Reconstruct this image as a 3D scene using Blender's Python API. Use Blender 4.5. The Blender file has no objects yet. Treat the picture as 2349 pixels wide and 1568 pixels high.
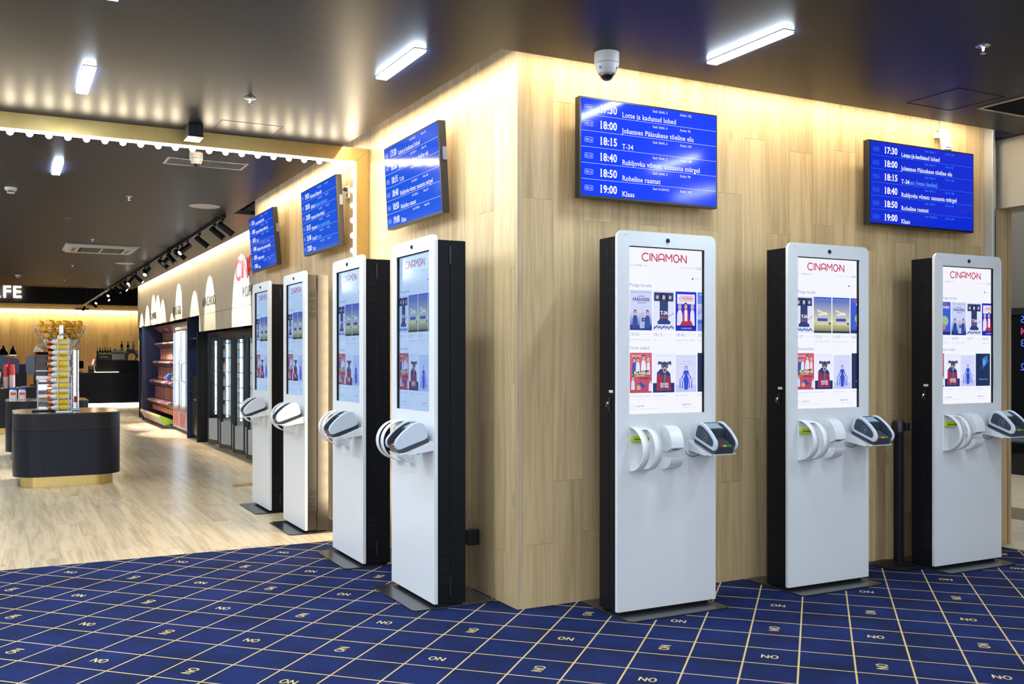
import bpy, math, random
from mathutils import Vector, Matrix
random.seed(7)
S = bpy.context.scene
COL = S.collection
R = math.radians

# ------------------------------------------------------------------ camera
cd = bpy.data.cameras.new('camera'); cam = bpy.data.objects.new('camera', cd); COL.objects.link(cam)
cd.sensor_width = 36.0; cd.lens = 36.0 * 2240.0 / 2349.0
cd.shift_y = (818.0 - 784.0) / 2349.0
cd.clip_start = 0.05; cd.clip_end = 200
cam.location = (-2.536, -4.775, 1.40)
cam.rotation_euler = (R(90), 0, -R(90 - 62.35))
S.camera = cam
# ------------------------------------------------------------------ world, exposure
w = bpy.data.worlds.new('world'); S.world = w; w.use_nodes = True
w.node_tree.nodes['Background'].inputs[0].default_value = (0.86, 0.92, 1.0, 1)
w.node_tree.nodes['Background'].inputs[1].default_value = 1.65
S.view_settings.view_transform = 'Standard'; S.view_settings.look = 'None'
S.view_settings.gamma = 1.0; S.view_settings.use_curve_mapping = False
S.view_settings.exposure = 0.0
S.cycles.max_bounces = 7; S.cycles.diffuse_bounces = 4; S.cycles.glossy_bounces = 4
S.cycles.transparent_max_bounces = 10; S.cycles.transmission_bounces = 4
S.cycles.caustics_reflective = False; S.cycles.caustics_refractive = False
S.cycles.sample_clamp_indirect = 4.0
# ------------------------------------------------------------------ light levels
LAMP = 168.0          # cool white ceiling lamps (emission of the diffuser)
COVE_R, COVE_L, COVE_F, COVE_B = 31.0, 18.0, 260.0, 175.0   # warm cove strips, watts per strip
STRIP, BULB = 50.0, 80.0                         # warm marquee strip of the portal
SPOT = 120.0                                     # track spots
WARM = (1.0, 0.84, 0.60); COOL = (0.72, 0.85, 1.0)

def area(name, loc, rot, sx, sy, watts, color):
    l = bpy.data.lights.new(name, 'AREA'); l.shape = 'RECTANGLE'; l.size = sx; l.size_y = sy
    l.energy = watts; l.color = color
    o = bpy.data.objects.new(name, l); COL.objects.link(o); o.location = loc; o.rotation_euler = rot
    return o
# cove strips hidden above the ceiling edge, shining on the wood walls
area('cove_strip_right', (1.85, -0.165, 3.10), (R(4), 0, 0), 3.75, 0.03, COVE_R, WARM)
area('cove_strip_left', (-0.16, 1.10, 3.10), (R(4), 0, R(-90)), 2.35, 0.03, COVE_L, WARM)
area('cove_strip_far', (-0.16, 4.35, 3.10), (R(4), 0, R(-90)), 3.6, 0.03, COVE_L * 1.3, WARM)
area('cove_strip_fascia', (0.275, 13.0, 3.12), (R(20), 0, R(-90)), 12.8, 0.02, COVE_F, WARM)
area('cove_strip_back', (-1.0, 32.86, 3.14), (R(12), 0, 0), 6.6, 0.03, COVE_B, (1.0, 0.78, 0.42))
area('counter_glow', (0.3, 25.05, 0.035), (R(-25), 0, 0), 2.4, 0.03, 9.0, WARM)

# ------------------------------------------------------------------ materials
MATS = {}
def mat(name, col=(.8, .8, .8), rough=.5, metal=0.0, em=None, es=0.0, spec=.5, coat=0.0, alpha=None):
    if name in MATS: return MATS[name]
    m = bpy.data.materials.new(name); m.use_nodes = True; MATS[name] = m
    b = m.node_tree.nodes['Principled BSDF']
    b.inputs['Base Color'].default_value = (*col, 1); b.inputs['Roughness'].default_value = rough
    b.inputs['Metallic'].default_value = metal; b.inputs['Specular IOR Level'].default_value = spec
    if coat: b.inputs['Coat Weight'].default_value = coat; b.inputs['Coat Roughness'].default_value = .06
    if em is not None:
        b.inputs['Emission Color'].default_value = (*em, 1); b.inputs['Emission Strength'].default_value = es
    return m
def nt(m): return m.node_tree.nodes, m.node_tree.links
def noisy(name, c1, c2, scale=8, rough=.5, detail=4, stretch=(1, 1, 1), bump=0.0, metal=0.0, spec=.5, rand=0.0):
    """two-tone procedural surface, object coordinates"""
    m = mat(name, c1, rough, metal, spec=spec); N, L = nt(m); b = N['Principled BSDF']
    tc = N.new('ShaderNodeTexCoord'); mp = N.new('ShaderNodeMapping'); mp.inputs['Scale'].default_value = stretch
    L.new(tc.outputs['Object'], mp.inputs['Vector'])
    n = N.new('ShaderNodeTexNoise'); n.inputs['Scale'].default_value = scale; n.inputs['Detail'].default_value = detail
    L.new(mp.outputs[0], n.inputs['Vector'])
    r = N.new('ShaderNodeValToRGB'); r.color_ramp.elements[0].position = .3; r.color_ramp.elements[1].position = .7
    r.color_ramp.elements[0].color = (*c1, 1); r.color_ramp.elements[1].color = (*c2, 1)
    L.new(n.outputs['Fac'], r.inputs['Fac']); L.new(r.outputs['Color'], b.inputs['Base Color'])
    if bump:
        bp = N.new('ShaderNodeBump'); bp.inputs['Strength'].default_value = bump; bp.inputs['Distance'].default_value = .002
        L.new(n.outputs['Fac'], bp.inputs['Height']); L.new(bp.outputs[0], b.inputs['Normal'])
    return m
def oak(name, dark, light, axis, rough=.42, tone=.16, knots=True, spec=.3):
    """oak board: growth-ring bands stretched along the board, tone varies per board"""
    m = mat(name, light, rough, spec=spec); N, L = nt(m); b = N['Principled BSDF']
    tc = N.new('ShaderNodeTexCoord'); oi = N.new('ShaderNodeObjectInfo')
    off = N.new('ShaderNodeVectorMath'); off.operation = 'SCALE'; off.inputs[0].default_value = (37.1, 53.7, 91.3)
    L.new(oi.outputs['Random'], off.inputs['Scale'])
    ad = N.new('ShaderNodeVectorMath'); ad.operation = 'ADD'
    L.new(tc.outputs['Object'], ad.inputs[0]); L.new(off.outputs[0], ad.inputs[1])
    def mapped(along, across):
        mp = N.new('ShaderNodeMapping'); s = [across] * 3; s[axis] = along
        mp.inputs['Scale'].default_value = s; L.new(ad.outputs[0], mp.inputs['Vector']); return mp
    big = N.new('ShaderNodeTexNoise'); big.inputs['Scale'].default_value = 1.0; big.inputs['Detail'].default_value = 2.5
    big.inputs['Distortion'].default_value = .25
    L.new(mapped(.42, 8.0).outputs[0], big.inputs['Vector'])
    mu = N.new('ShaderNodeMath'); mu.operation = 'MULTIPLY'; mu.inputs[1].default_value = 9.0
    L.new(big.outputs['Fac'], mu.inputs[0])
    fr = N.new('ShaderNodeMath'); fr.operation = 'PINGPONG'; fr.inputs[1].default_value = .5
    L.new(mu.outputs[0], fr.inputs[0])
    fine = N.new('ShaderNodeTexNoise'); fine.inputs['Scale'].default_value = 1.0; fine.inputs['Detail'].default_value = 5
    fine.inputs['Roughness'].default_value = .65
    L.new(mapped(5.0, 150.0).outputs[0], fine.inputs['Vector'])
    soft = N.new('ShaderNodeTexNoise'); soft.inputs['Scale'].default_value = 1.0; soft.inputs['Detail'].default_value = 2
    L.new(mapped(.7, 16.0).outputs[0], soft.inputs['Vector'])
    a1 = N.new('ShaderNodeMath'); a1.operation = 'MULTIPLY_ADD'; a1.inputs[1].default_value = .42
    L.new(fr.outputs[0], a1.inputs[0]); L.new(soft.outputs['Fac'], a1.inputs[2])
    a2 = N.new('ShaderNodeMath'); a2.operation = 'MULTIPLY_ADD'; a2.inputs[1].default_value = .55
    L.new(fine.outputs['Fac'], a2.inputs[0]); L.new(a1.outputs[0], a2.inputs[2])
    r = N.new('ShaderNodeValToRGB'); r.color_ramp.elements[0].position = .50; r.color_ramp.elements[1].position = 1.30
    r.color_ramp.elements[0].color = (*dark, 1); r.color_ramp.elements[1].color = (*light, 1)
    L.new(a2.outputs[0], r.inputs['Fac'])
    tn = N.new('ShaderNodeMapRange'); tn.inputs['To Min'].default_value = 1 - tone; tn.inputs['To Max'].default_value = 1 + tone * .5
    L.new(oi.outputs['Random'], tn.inputs['Value'])
    mx = N.new('ShaderNodeVectorMath'); mx.operation = 'SCALE'
    L.new(r.outputs['Color'], mx.inputs[0]); L.new(tn.outputs[0], mx.inputs['Scale'])
    last = mx.outputs[0]
    if knots:
        vo = N.new('ShaderNodeTexVoronoi'); vo.inputs['Scale'].default_value = 1.0
        L.new(mapped(1.6, 4.5).outputs[0], vo.inputs['Vector'])
        kr = N.new('ShaderNodeMapRange'); kr.inputs['From Min'].default_value = .02; kr.inputs['From Max'].default_value = .11
        kr.inputs['To Min'].default_value = .62; kr.inputs['To Max'].default_value = 1.0
        L.new(vo.outputs['Distance'], kr.inputs['Value'])
        k2 = N.new('ShaderNodeVectorMath'); k2.operation = 'SCALE'
        L.new(last, k2.inputs[0]); L.new(kr.outputs[0], k2.inputs['Scale']); last = k2.outputs[0]
    L.new(last, b.inputs['Base Color'])
    bp = N.new('ShaderNodeBump'); bp.inputs['Strength'].default_value = .12; bp.inputs['Distance'].default_value = .001
    L.new(a2.outputs[0], bp.inputs['Height']); L.new(bp.outputs[0], b.inputs['Normal'])
    return m
def glass(name, tint=(.9, .95, .95), refl=.12, rough=.02):
    m = bpy.data.materials.new(name); m.use_nodes = True; MATS[name] = m; N, L = nt(m)
    N.remove(N['Principled BSDF'])
    t = N.new('ShaderNodeBsdfTransparent'); t.inputs[0].default_value = (*tint, 1)
    g = N.new('ShaderNodeBsdfGlossy'); g.inputs['Roughness'].default_value = rough
    lw = N.new('ShaderNodeLayerWeight'); lw.inputs['Blend'].default_value = .25
    mr = N.new('ShaderNodeMapRange'); mr.inputs['To Min'].default_value = refl * .5; mr.inputs['To Max'].default_value = min(1, refl * 4)
    L.new(lw.outputs['Fresnel'], mr.inputs['Value'])
    mx = N.new('ShaderNodeMixShader'); L.new(mr.outputs[0], mx.inputs[0]); L.new(t.outputs[0], mx.inputs[1]); L.new(g.outputs[0], mx.inputs[2])
    L.new(mx.outputs[0], N['Material Output'].inputs['Surface']); return m
def print_mat(name, es, tint=(1, 1, 1), rough=.22, emit=True, spec=.5):
    """flat print or lit screen whose colours sit on the mesh faces"""
    m = mat(name, (0, 0, 0), rough, spec=spec); N, L = nt(m); b = N['Principled BSDF']
    at = N.new('ShaderNodeAttribute'); at.attribute_name = 'ink'
    if emit:
        mx = N.new('ShaderNodeVectorMath'); mx.operation = 'MULTIPLY'; mx.inputs[1].default_value = tint
        L.new(at.outputs['Color'], mx.inputs[0]); L.new(mx.outputs[0], b.inputs['Emission Color'])
        b.inputs['Emission Strength'].default_value = es; b.inputs['Base Color'].default_value = (.01, .01, .012, 1)
    else: L.new(at.outputs['Color'], b.inputs['Base Color'])
    return m
def carpet_mat():
    m = mat('carpet', (.02, .04, .2), .95, spec=.1); N, L = nt(m); b = N['Principled BSDF']
    tc = N.new('ShaderNodeTexCoord'); sx = N.new('ShaderNodeSeparateXYZ'); L.new(tc.outputs['Object'], sx.inputs[0])
    def lin(op, off):
        a = N.new('ShaderNodeMath'); a.operation = op; L.new(sx.outputs['X'], a.inputs[0]); L.new(sx.outputs['Y'], a.inputs[1])
        c = N.new('ShaderNodeMath'); c.operation = 'MULTIPLY_ADD'; c.inputs[1].default_value = .70711 / .2455; c.inputs[2].default_value = off / .2455
        L.new(a.outputs[0], c.inputs[0])
        p = N.new('ShaderNodeMath'); p.operation = 'PINGPONG'; p.inputs[1].default_value = .5; L.new(c.outputs[0], p.inputs[0])
        l = N.new('ShaderNodeMath'); l.operation = 'LESS_THAN'; l.inputs[1].default_value = .0042 / .2455; L.new(p.outputs[0], l.inputs[0]); return l
    la, lb = lin('SUBTRACT', -.03), lin('ADD', .08)
    mxl = N.new('ShaderNodeMath'); mxl.operation = 'MAXIMUM'; L.new(la.outputs[0], mxl.inputs[0]); L.new(lb.outputs[0], mxl.inputs[1])
    n = N.new('ShaderNodeTexNoise'); n.inputs['Scale'].default_value = 1.0; n.inputs['Detail'].default_value = 5; n.inputs['Roughness'].default_value = .75
    mp = N.new('ShaderNodeMapping'); mp.inputs['Rotation'].default_value = (0, 0, R(45)); mp.inputs['Scale'].default_value = (60, 240, 80)
    L.new(tc.outputs['Object'], mp.inputs['Vector']); L.new(mp.outputs[0], n.inputs['Vector'])
    n2 = N.new('ShaderNodeTexNoise'); n2.inputs['Scale'].default_value = 3.0; n2.inputs['Detail'].default_value = 3; L.new(tc.outputs['Object'], n2.inputs['Vector'])
    ad = N.new('ShaderNodeMath'); ad.operation = 'MULTIPLY_ADD'; ad.inputs[1].default_value = .5; L.new(n2.outputs['Fac'], ad.inputs[0]); L.new(n.outputs['Fac'], ad.inputs[2])
    r = N.new('ShaderNodeValToRGB'); e = r.color_ramp.elements
    e[0].position = .60; e[0].color = (.0075, .0115, .032, 1); e[1].position = .92; e[1].color = (.0125, .026, .130, 1)
    L.new(ad.outputs[0], r.inputs['Fac'])
    mx = N.new('ShaderNodeMix'); mx.data_type = 'RGBA'; L.new(mxl.outputs[0], mx.inputs['Factor'])
    L.new(r.outputs['Color'], mx.inputs['A']); mx.inputs['B'].default_value = (.56, .42, .17, 1)
    L.new(mx.outputs['Result'], b.inputs['Base Color'])
    bp = N.new('ShaderNodeBump'); bp.inputs['Strength'].default_value = .4; bp.inputs['Distance'].default_value = .003
    L.new(n.outputs['Fac'], bp.inputs['Height']); L.new(bp.outputs[0], b.inputs['Normal'])
    return m

oak_wall = oak('oak_wall', (.48, .325, .152), (.72, .525, .275), 2)
oak_trim = oak('oak_trim', (.42, .29, .15), (.60, .45, .27), 2)
oak_floor = oak('oak_floor', (.50, .375, .22), (.78, .625, .41), 1, rough=.27, tone=.10, spec=.5)
veneer = oak('veneer', (.60, .49, .335), (.70, .60, .43), 2, knots=False, tone=.05)
oak_back = oak('oak_back', (.40, .28, .13), (.58, .43, .23), 2, tone=.14, knots=False)
m_carpet = carpet_mat()
m_ceil = noisy('ceiling_paint', (.007, .011, .024), (.009, .014, .030), 3, .38, spec=.12)
m_dark = mat('dark_substrate', (.02, .018, .016), .8)
m_room = noisy('room_paint', (.60, .60, .60), (.64, .64, .64), 2, .8)
m_white = mat('white_powder_coat', (.78, .79, .79), .30, spec=.5)
m_whitep = mat('white_plastic', (.82, .83, .84), .28)
m_offwhite = noisy('off_white_plastic', (.70, .69, .66), (.74, .73, .70), 5, .45)
m_black = noisy('black_powder_coat', (.006, .007, .009), (.009, .010, .013), 40, .42, spec=.14)
m_plate = mat('black_base_plate', (.022, .024, .026), .26, spec=.6)
m_blackp = mat('black_plastic', (.012, .012, .014), .35)
m_slot = mat('slot_black', (.004, .004, .004), .8)
m_steel = mat('steel', (.62, .62, .62), .25, 1.0)
m_chrome = mat('chrome', (.85, .85, .86), .09, 1.0)
m_brass = noisy('brushed_brass', (.72, .53, .20), (.80, .60, .25), 3, .30, stretch=(40, 40, 1), metal=1.0)
m_gold = noisy('gold_panel', (.66, .46, .16), (.74, .54, .21), 4, .38, stretch=(2, 2, 2), metal=.85)
m_navy = mat('navy_lacquer', (.010, .018, .060), .38)
m_navyp = mat('navy_panel', (.007, .009, .020), .34, spec=.28)
m_charcoal = noisy('charcoal_laminate', (.010, .010, .013), (.013, .013, .016), 30, .38, spec=.28)
m_beige = noisy('beige_plaster', (.50, .45, .35), (.53, .48, .38), 4, .85)
m_lamp = mat('lamp_diffuser', (.9, .9, .9), .4, em=COOL, es=LAMP)
m_strip = mat('warm_strip', (.9, .8, .6), .4, em=WARM, es=STRIP)
m_bulb = mat('warm_bulb', (.9, .8, .6), .4, em=(1.0, .84, .58), es=BULB)
m_lens = mat('dark_lens', (.004, .004, .006), .05, spec=.8)
m_grey = mat('grey_plastic', (.16, .17, .19), .4)
m_slate = mat('slate_plastic', (.045, .058, .078), .30)
m_cable = mat('black_cable', (.015, .015, .015), .5)
m_pane = glass('clear_pane', (.90, .95, .96), .10)
m_dome = glass('clear_dome', (.93, .93, .95), .14)
m_smoke = glass('smoked_cover', (.34, .25, .17), .10, .05)
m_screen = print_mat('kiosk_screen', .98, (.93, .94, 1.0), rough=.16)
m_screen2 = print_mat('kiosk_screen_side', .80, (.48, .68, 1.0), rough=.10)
m_board = print_mat('board_screen', 1.0, (1, 1, 1), rough=.10, spec=.12)
m_ink = print_mat('printed_ink', 0, emit=False, rough=.6)

# ------------------------------------------------------------------ mesh builder
class MB:
    def __init__(s): s.v = []; s.f = []; s.m = []; s.c = []; s.mi = 0; s.ink = None
    def _add(s, vs, fs):
        o = len(s.v); s.v += [tuple(p) for p in vs]
        for f in fs: s.f.append([i + o for i in f]); s.m.append(s.mi); s.c.append(s.ink)
        return s
    def poly(s, pts): return s._add(pts, [list(range(len(pts)))])
    def box(s, x0, x1, y0, y1, z0, z1):
        return s._add([(x0, y0, z0), (x1, y0, z0), (x1, y1, z0), (x0, y1, z0), (x0, y0, z1), (x1, y0, z1), (x1, y1, z1), (x0, y1, z1)],
                      [(0, 3, 2, 1), (4, 5, 6, 7), (0, 1, 5, 4), (1, 2, 6, 5), (2, 3, 7, 6), (3, 0, 4, 7)])
    def prism(s, pts, ax, a, b):
        """extrude the 2D outline along axis ax (0: (y,z), 1: (x,z), 2: (x,y))"""
        def P(p, t): return (t, p[0], p[1]) if ax == 0 else (p[0], t, p[1]) if ax == 1 else (p[0], p[1], t)
        ar = sum(pts[i - 1][0] * pts[i][1] - pts[i][0] * pts[i - 1][1] for i in range(len(pts)))
        if (ar < 0) != (ax == 1): pts = pts[::-1]
        n = len(pts)
        return s._add([P(p, a) for p in pts] + [P(p, b) for p in pts],
                      [list(range(n))[::-1], list(range(n, 2 * n))] + [(i, (i + 1) % n, n + (i + 1) % n, n + i) for i in range(n)])
    def cyl(s, p0, p1, r0, r1=None, n=16, caps=True):
        r1 = r0 if r1 is None else r1; p0 = Vector(p0); p1 = Vector(p1); d = (p1 - p0).normalized()
        a = d.orthogonal().normalized(); b = d.cross(a)
        vs = [p0 + (a * math.cos(t) + b * math.sin(t)) * r0 for t in [2 * math.pi * i / n for i in range(n)]]
        vs += [p1 + (a * math.cos(t) + b * math.sin(t)) * r1 for t in [2 * math.pi * i / n for i in range(n)]]
        fs = [(i, (i + 1) % n, n + (i + 1) % n, n + i) for i in range(n)]
        if caps: fs += [list(range(n))[::-1], list(range(n, 2 * n))]
        return s._add(vs, fs)
    def lathe(s, prof, c=(0, 0, 0), n=20):
        """profile of (radius, z) from bottom to top around a vertical axis"""
        vs = []; fs = []
        for r, z in prof: vs += [(c[0] + r * math.cos(2 * math.pi * i / n), c[1] + r * math.sin(2 * math.pi * i / n), c[2] + z) for i in range(n)]
        for k in range(len(prof) - 1):
            for i in range(n): fs.append((k * n + i, k * n + (i + 1) % n, (k + 1) * n + (i + 1) % n, (k + 1) * n + i))
        if prof[0][0] > 1e-4: fs.append(list(range(n))[::-1])
        if prof[-1][0] > 1e-4: fs.append([(len(prof) - 1) * n + i for i in range(n)])
        return s._add(vs, fs)
    def tube(s, pts, r, n=6):
        for a, b in zip(pts[:-1], pts[1:]): s.cyl(a, b, r, n=n)
        return s
    def sphere(s, c, r, nu=12, nv=8, sc=(1, 1, 1)):
        pr = [(r * math.sin(math.pi * k / nv), -r * math.cos(math.pi * k / nv)) for k in range(nv + 1)]
        o = len(s.v); s.lathe([(max(a, 1e-5), b) for a, b in pr], (0, 0, 0), nu)
        for i in range(o, len(s.v)): x, y, z = s.v[i]; s.v[i] = (c[0] + x * sc[0], c[1] + y * sc[1], c[2] + z * sc[2])
        return s
    # flat print on a plane facing -Y: 2D (x, z) shapes at depth y
    def p2(s, pts, y): return s._add([(p[0], y, p[1]) for p in pts], [list(range(len(pts)))])
    def r2(s, x0, x1, z0, z1, y): return s.p2([(x0, z0), (x1, z0), (x1, z1), (x0, z1)], y)
    def e2(s, cx, cz, rx, rz, y, n=14): return s.p2([(cx + rx * math.cos(2 * math.pi * i / n), cz + rz * math.sin(2 * math.pi * i / n)) for i in range(n)], y)
    def stroke(s, pts, w, y):
        k = len(s.f)
        for a, b in zip(pts[:-1], pts[1:]):
            k += 1; dx, dz = b[0] - a[0], b[1] - a[1]; l = math.hypot(dx, dz) or 1; nx, nz = -dz / l * w / 2, dx / l * w / 2
            s.p2([(a[0] - nx, a[1] - nz), (b[0] - nx, b[1] - nz), (b[0] + nx, b[1] + nz), (a[0] + nx, a[1] + nz)], y - (k % 60) * 2e-6)
        for p in pts[1:-1]: k += 1; s.e2(p[0], p[1], w / 2, w / 2, y - (k % 60) * 2e-6, 8)
        return s
    def text(s, t, x, z, h, y, bold=0.0, sx=1.0, width=None, slab=False):
        """text with cap height h, left baseline at x, z; width squeezes it to a given length"""
        vs, fs, wd = text_geo(t, bold, slab); k = h / (CAPS[0] if slab else CAP)
        kx = k * sx if width is None else width / wd
        return s._add([(x + p[0] * kx, y, z + p[1] * k) for p in vs], fs)
    def xf(s, M):
        s.v = [tuple(M @ Vector(p)) for p in s.v]; return s
    def build(s, name, mats, parent=None, loc=None, smooth=False, bevel=0.0, seg=2, sharp=40):
        me = bpy.data.meshes.new(name); me.from_pydata(s.v, [], s.f)
        if not isinstance(mats, (list, tuple)): mats = [mats]
        for m in mats: me.materials.append(m)
        if len(mats) > 1: me.polygons.foreach_set('material_index', s.m)
        if any(c is not None for c in s.c):
            at = me.color_attributes.new('ink', 'FLOAT_COLOR', 'CORNER'); arr = []
            for f, c in zip(s.f, s.c): arr += ([*(c or (1, 1, 1)), 1.0]) * len(f)
            at.data.foreach_set('color', arr)
        if smooth:
            me.polygons.foreach_set('use_smooth', [True] * len(me.polygons)); me.set_sharp_from_angle(angle=R(sharp))
        me.update()
        o = bpy.data.objects.new(name, me); COL.objects.link(o)
        if parent is not None: o.parent = parent
        if loc: o.location = loc
        if bevel:
            b = o.modifiers.new('bevel', 'BEVEL'); b.width = bevel; b.segments = seg; b.limit_method = 'ANGLE'; b.angle_limit = R(35)
        return o
TXT = {}; CAP = .70
def text_geo(t, bold, slab=False):
    k = (t, bold, slab)
    if k not in TXT:
        cu = bpy.data.curves.new('t', 'FONT'); cu.body = t; cu.size = 1; cu.resolution_u = 4 if slab else 2; cu.offset = bold; cu.fill_mode = 'FRONT'
        if slab: cu.space_character = 1.06
        o = bpy.data.objects.new('t', cu); COL.objects.link(o); dg = bpy.context.evaluated_depsgraph_get()
        me = bpy.data.meshes.new_from_object(o.evaluated_get(dg))
        vs = [(v.co.x, v.co.y) for v in me.vertices]; fs = [list(p.vertices) for p in me.polygons]
        if slab:       # slab feet on the flat stem ends
            cnt = {}
            for f in fs:
                for a, b in zip(f, f[1:] + f[:1]): e = (min(a, b), max(a, b)); cnt[e] = cnt.get(e, 0) + 1
            bars = {}
            for (a, b), n in cnt.items():
                (xa, ya), (xb, yb) = vs[a], vs[b]
                if n == 1 and abs(ya - yb) < .004 and .06 < abs(xa - xb) < .20:
                    for lv, up in ((-bold, 1), (CAPS[0] + bold, -1), (CAPS[1] + bold, -1), (CAPS[2] + bold, -1)):
                        if abs(ya - lv) < .02: bars[(round(min(xa, xb), 3), round(ya, 2))] = (min(xa, xb), max(xa, xb), ya, up)
            for x0_, x1_, yy, up in bars.values():
                o0 = len(vs); e = .05; l0 = e; r0 = e if up > 0 else e * .25
                vs += [(x0_ - l0, yy), (x1_ + r0, yy), (x1_ + r0, yy + up * .07), (x0_ - l0, yy + up * .07)]; fs.append([o0, o0 + 1, o0 + 2, o0 + 3])
        wd = max([p[0] for p in vs] or [1])
        bpy.data.objects.remove(o); bpy.data.curves.remove(cu); bpy.data.meshes.remove(me); TXT[k] = (vs, fs, wd)
    return TXT[k]
CAPS = (.7, .5, .7)
vs_, _, _ = text_geo('H', 0.0); CAP = max(p[1] for p in vs_)
def face_height(ch):
    cu = bpy.data.curves.new('t', 'FONT'); cu.body = ch; cu.size = 1
    o = bpy.data.objects.new('t', cu); COL.objects.link(o); dg = bpy.context.evaluated_depsgraph_get(); me = bpy.data.meshes.new_from_object(o.evaluated_get(dg))
    h = max([v.co.y for v in me.vertices] or [.7]); bpy.data.objects.remove(o); bpy.data.curves.remove(cu); bpy.data.meshes.remove(me); return h
CAPS = (face_height('H'), face_height('x'), face_height('l'))
def round_poly(pts, r, n=4):
    out = []; N_ = len(pts)
    for i in range(N_):
        p0, p1, p2 = Vector(pts[i - 1]), Vector(pts[i]), Vector(pts[(i + 1) % N_]); a, b = p0 - p1, p2 - p1; q = min(r, a.length * .45, b.length * .45)
        s0, s1 = p1 + a.normalized() * q, p1 + b.normalized() * q
        for k in range(n + 1): t = k / n; out.append(tuple(s0 * (1 - t) ** 2 + p1 * 2 * t * (1 - t) + s1 * t * t))
    return out
def rrect(x0, x1, z0, z1, r, n=5, corners=(1, 1, 1, 1)):
    """rounded rectangle outline, corners bl, br, tr, tl"""
    out = []
    for (cx, cz, a0, k, px, pz) in ((x0 + r, z0 + r, 180, 0, x0, z0), (x1 - r, z0 + r, 270, 1, x1, z0), (x1 - r, z1 - r, 0, 2, x1, z1), (x0 + r, z1 - r, 90, 3, x0, z1)):
        if not corners[k]: out.append((px, pz)); continue
        for i in range(n + 1): a = R(a0 + 90 * i / n); out.append((cx + r * math.cos(a), cz + r * math.sin(a)))
    return out
def tag(o, label, cat, group=None):
    o['label'] = label; o['category'] = cat
    if group: o['group'] = group
    return o
def thing(name, label, cat, loc=(0, 0, 0), rz=0.0, group=None):
    o = bpy.data.objects.new(name, None); COL.objects.link(o); o.empty_display_size = .1
    o.location = loc; o.rotation_euler = (0, 0, rz); return tag(o, label, cat, group)
def struct(o): o['kind'] = 'structure'; return o
def stuff(o): o['kind'] = 'stuff'; return o
def kids(o): return [c for c in bpy.data.objects if c.parent == o]
def dup(root, loc, rz=None, label=None):
    def cp(o, par):
        c = o.copy(); COL.objects.link(c)
        if par is not None: c.parent = par
        for ch in list(o.children): cp(ch, c)
        return c
    r = cp(root, None); r.location = loc
    if rz is not None: r.rotation_euler = (0, 0, rz)
    if label: r['label'] = label
    return r
def arc(cx, cz, rx, rz, a0, a1, n=10): return [(cx + rx * math.cos(R(a0 + (a1 - a0) * i / n)), cz + rz * math.sin(R(a0 + (a1 - a0) * i / n))) for i in range(n + 1)]
GLYPH = {  # rounded sans capitals as strokes, unit height: (width, strokes)
    'C': (.70, [arc(.42, .5, .42, .5, 45, 315, 14)]), 'I': (.0, [[(0, 0), (0, 1)]]),
    'N': (.62, [[(0, 0), (0, 1), (.62, 0), (.62, 1)]]), 'A': (.64, [[(0, 0), (0, .66)] + arc(.32, .66, .32, .34, 180, 0, 8) + [(.64, .66), (.64, 0)], [(0, .32), (.64, .32)]]),
    'M': (.72, [[(0, 0), (0, 1), (.36, .42), (.72, 1), (.72, 0)]]), 'O': (.64, [arc(.32, .5, .32, .5, 0, 360, 16)]), '-': (.30, [[(-.10, .42), (.40, .42)]])}
def glyph_run(word, gap=.22):
    x = 0; out = []
    for ch in word:
        w_, st = GLYPH[ch]
        if ch == '-': x -= gap
        out.append((ch, x, [[(x + p[0], p[1]) for p in s] for s in st])); x += w_ + (0 if ch == '-' else gap)
    return out, x - gap
def logo2d(mb, word, x0, z0, h, width, y, thick=.16):
    run, W = glyph_run(word); k = width / W
    for ch, _, sts in run:
        for st in sts: mb.stroke([(x0 + p[0] * k, z0 + p[1] * h) for p in st], thick * h, y)

# ================================================================== SETTING
ZC = 3.01; GL, GR = .215, .225          # ceiling height, cove gaps
floor = struct(MB().box(-6, 4.0, -7, 2.45, -.05, 0).build('floor', m_carpet))
floor['label'] = 'blue carpet printed with a gold diagonal grid and small O-N marks'
# printed O-N marks of the carpet: every second square, alternately turned
mk = MB(); run, W = glyph_run('O-N', .2)
turn = {(-13, 0): 1, (-11, 2): 1, (-9, -4): 1, (-9, 4): 1, (-7, -6): 1, (-7, -2): 1, (-5, -4): 1, (-3, -2): 1, (-1, 0): 1, (3, -4): 1, (5, -2): 1, (7, 0): 1, (9, -2): 1, (9, 2): 1}
for i in range(-19, 14):
    for j in range(-16, 14):
        if i % 2 == 0 or j % 2: continue
        a = .03 + (i + .47) * .2455; b = -.08 + (j + .46) * .2455; x = (a + b) * .70711; y = (b - a) * .70711
        if not (-5.5 < x < 4.0 and -4.6 < y < 2.36) or (x > -.05 and y > -.05): continue
        rot = -45 + (90 if (i - j) % 4 == 1 else 0) + (180 if turn.get((i, j), (i + j) // 4 % 2 if (i, j) not in ((-11, -2), (-9, 0), (-7, 2), (-3, -6), (-1, -4), (1, -2), (5, 2), (7, 4), (9, 6)) else 0) else 0)
        M = Matrix.Translation((x, y, .0006)) @ Matrix.Rotation(R(rot), 4, 'Z'); k = .052 / 1.0
        for _, _, sts in run:
            for st in sts:
                t = MB().stroke([((p[0] - W / 2) * .046, (p[1] - .5) * .046) for p in st], .0078, 0)
                o = len(mk.v); mk._add([M @ Vector((p[0], p[2], -p[1] * 6)) for p in t.v], t.f)
m_mark = mat('carpet_mark', (.60, .46, .19), .95)
stuff(mk.build('printed_mark', m_mark, floor))

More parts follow.
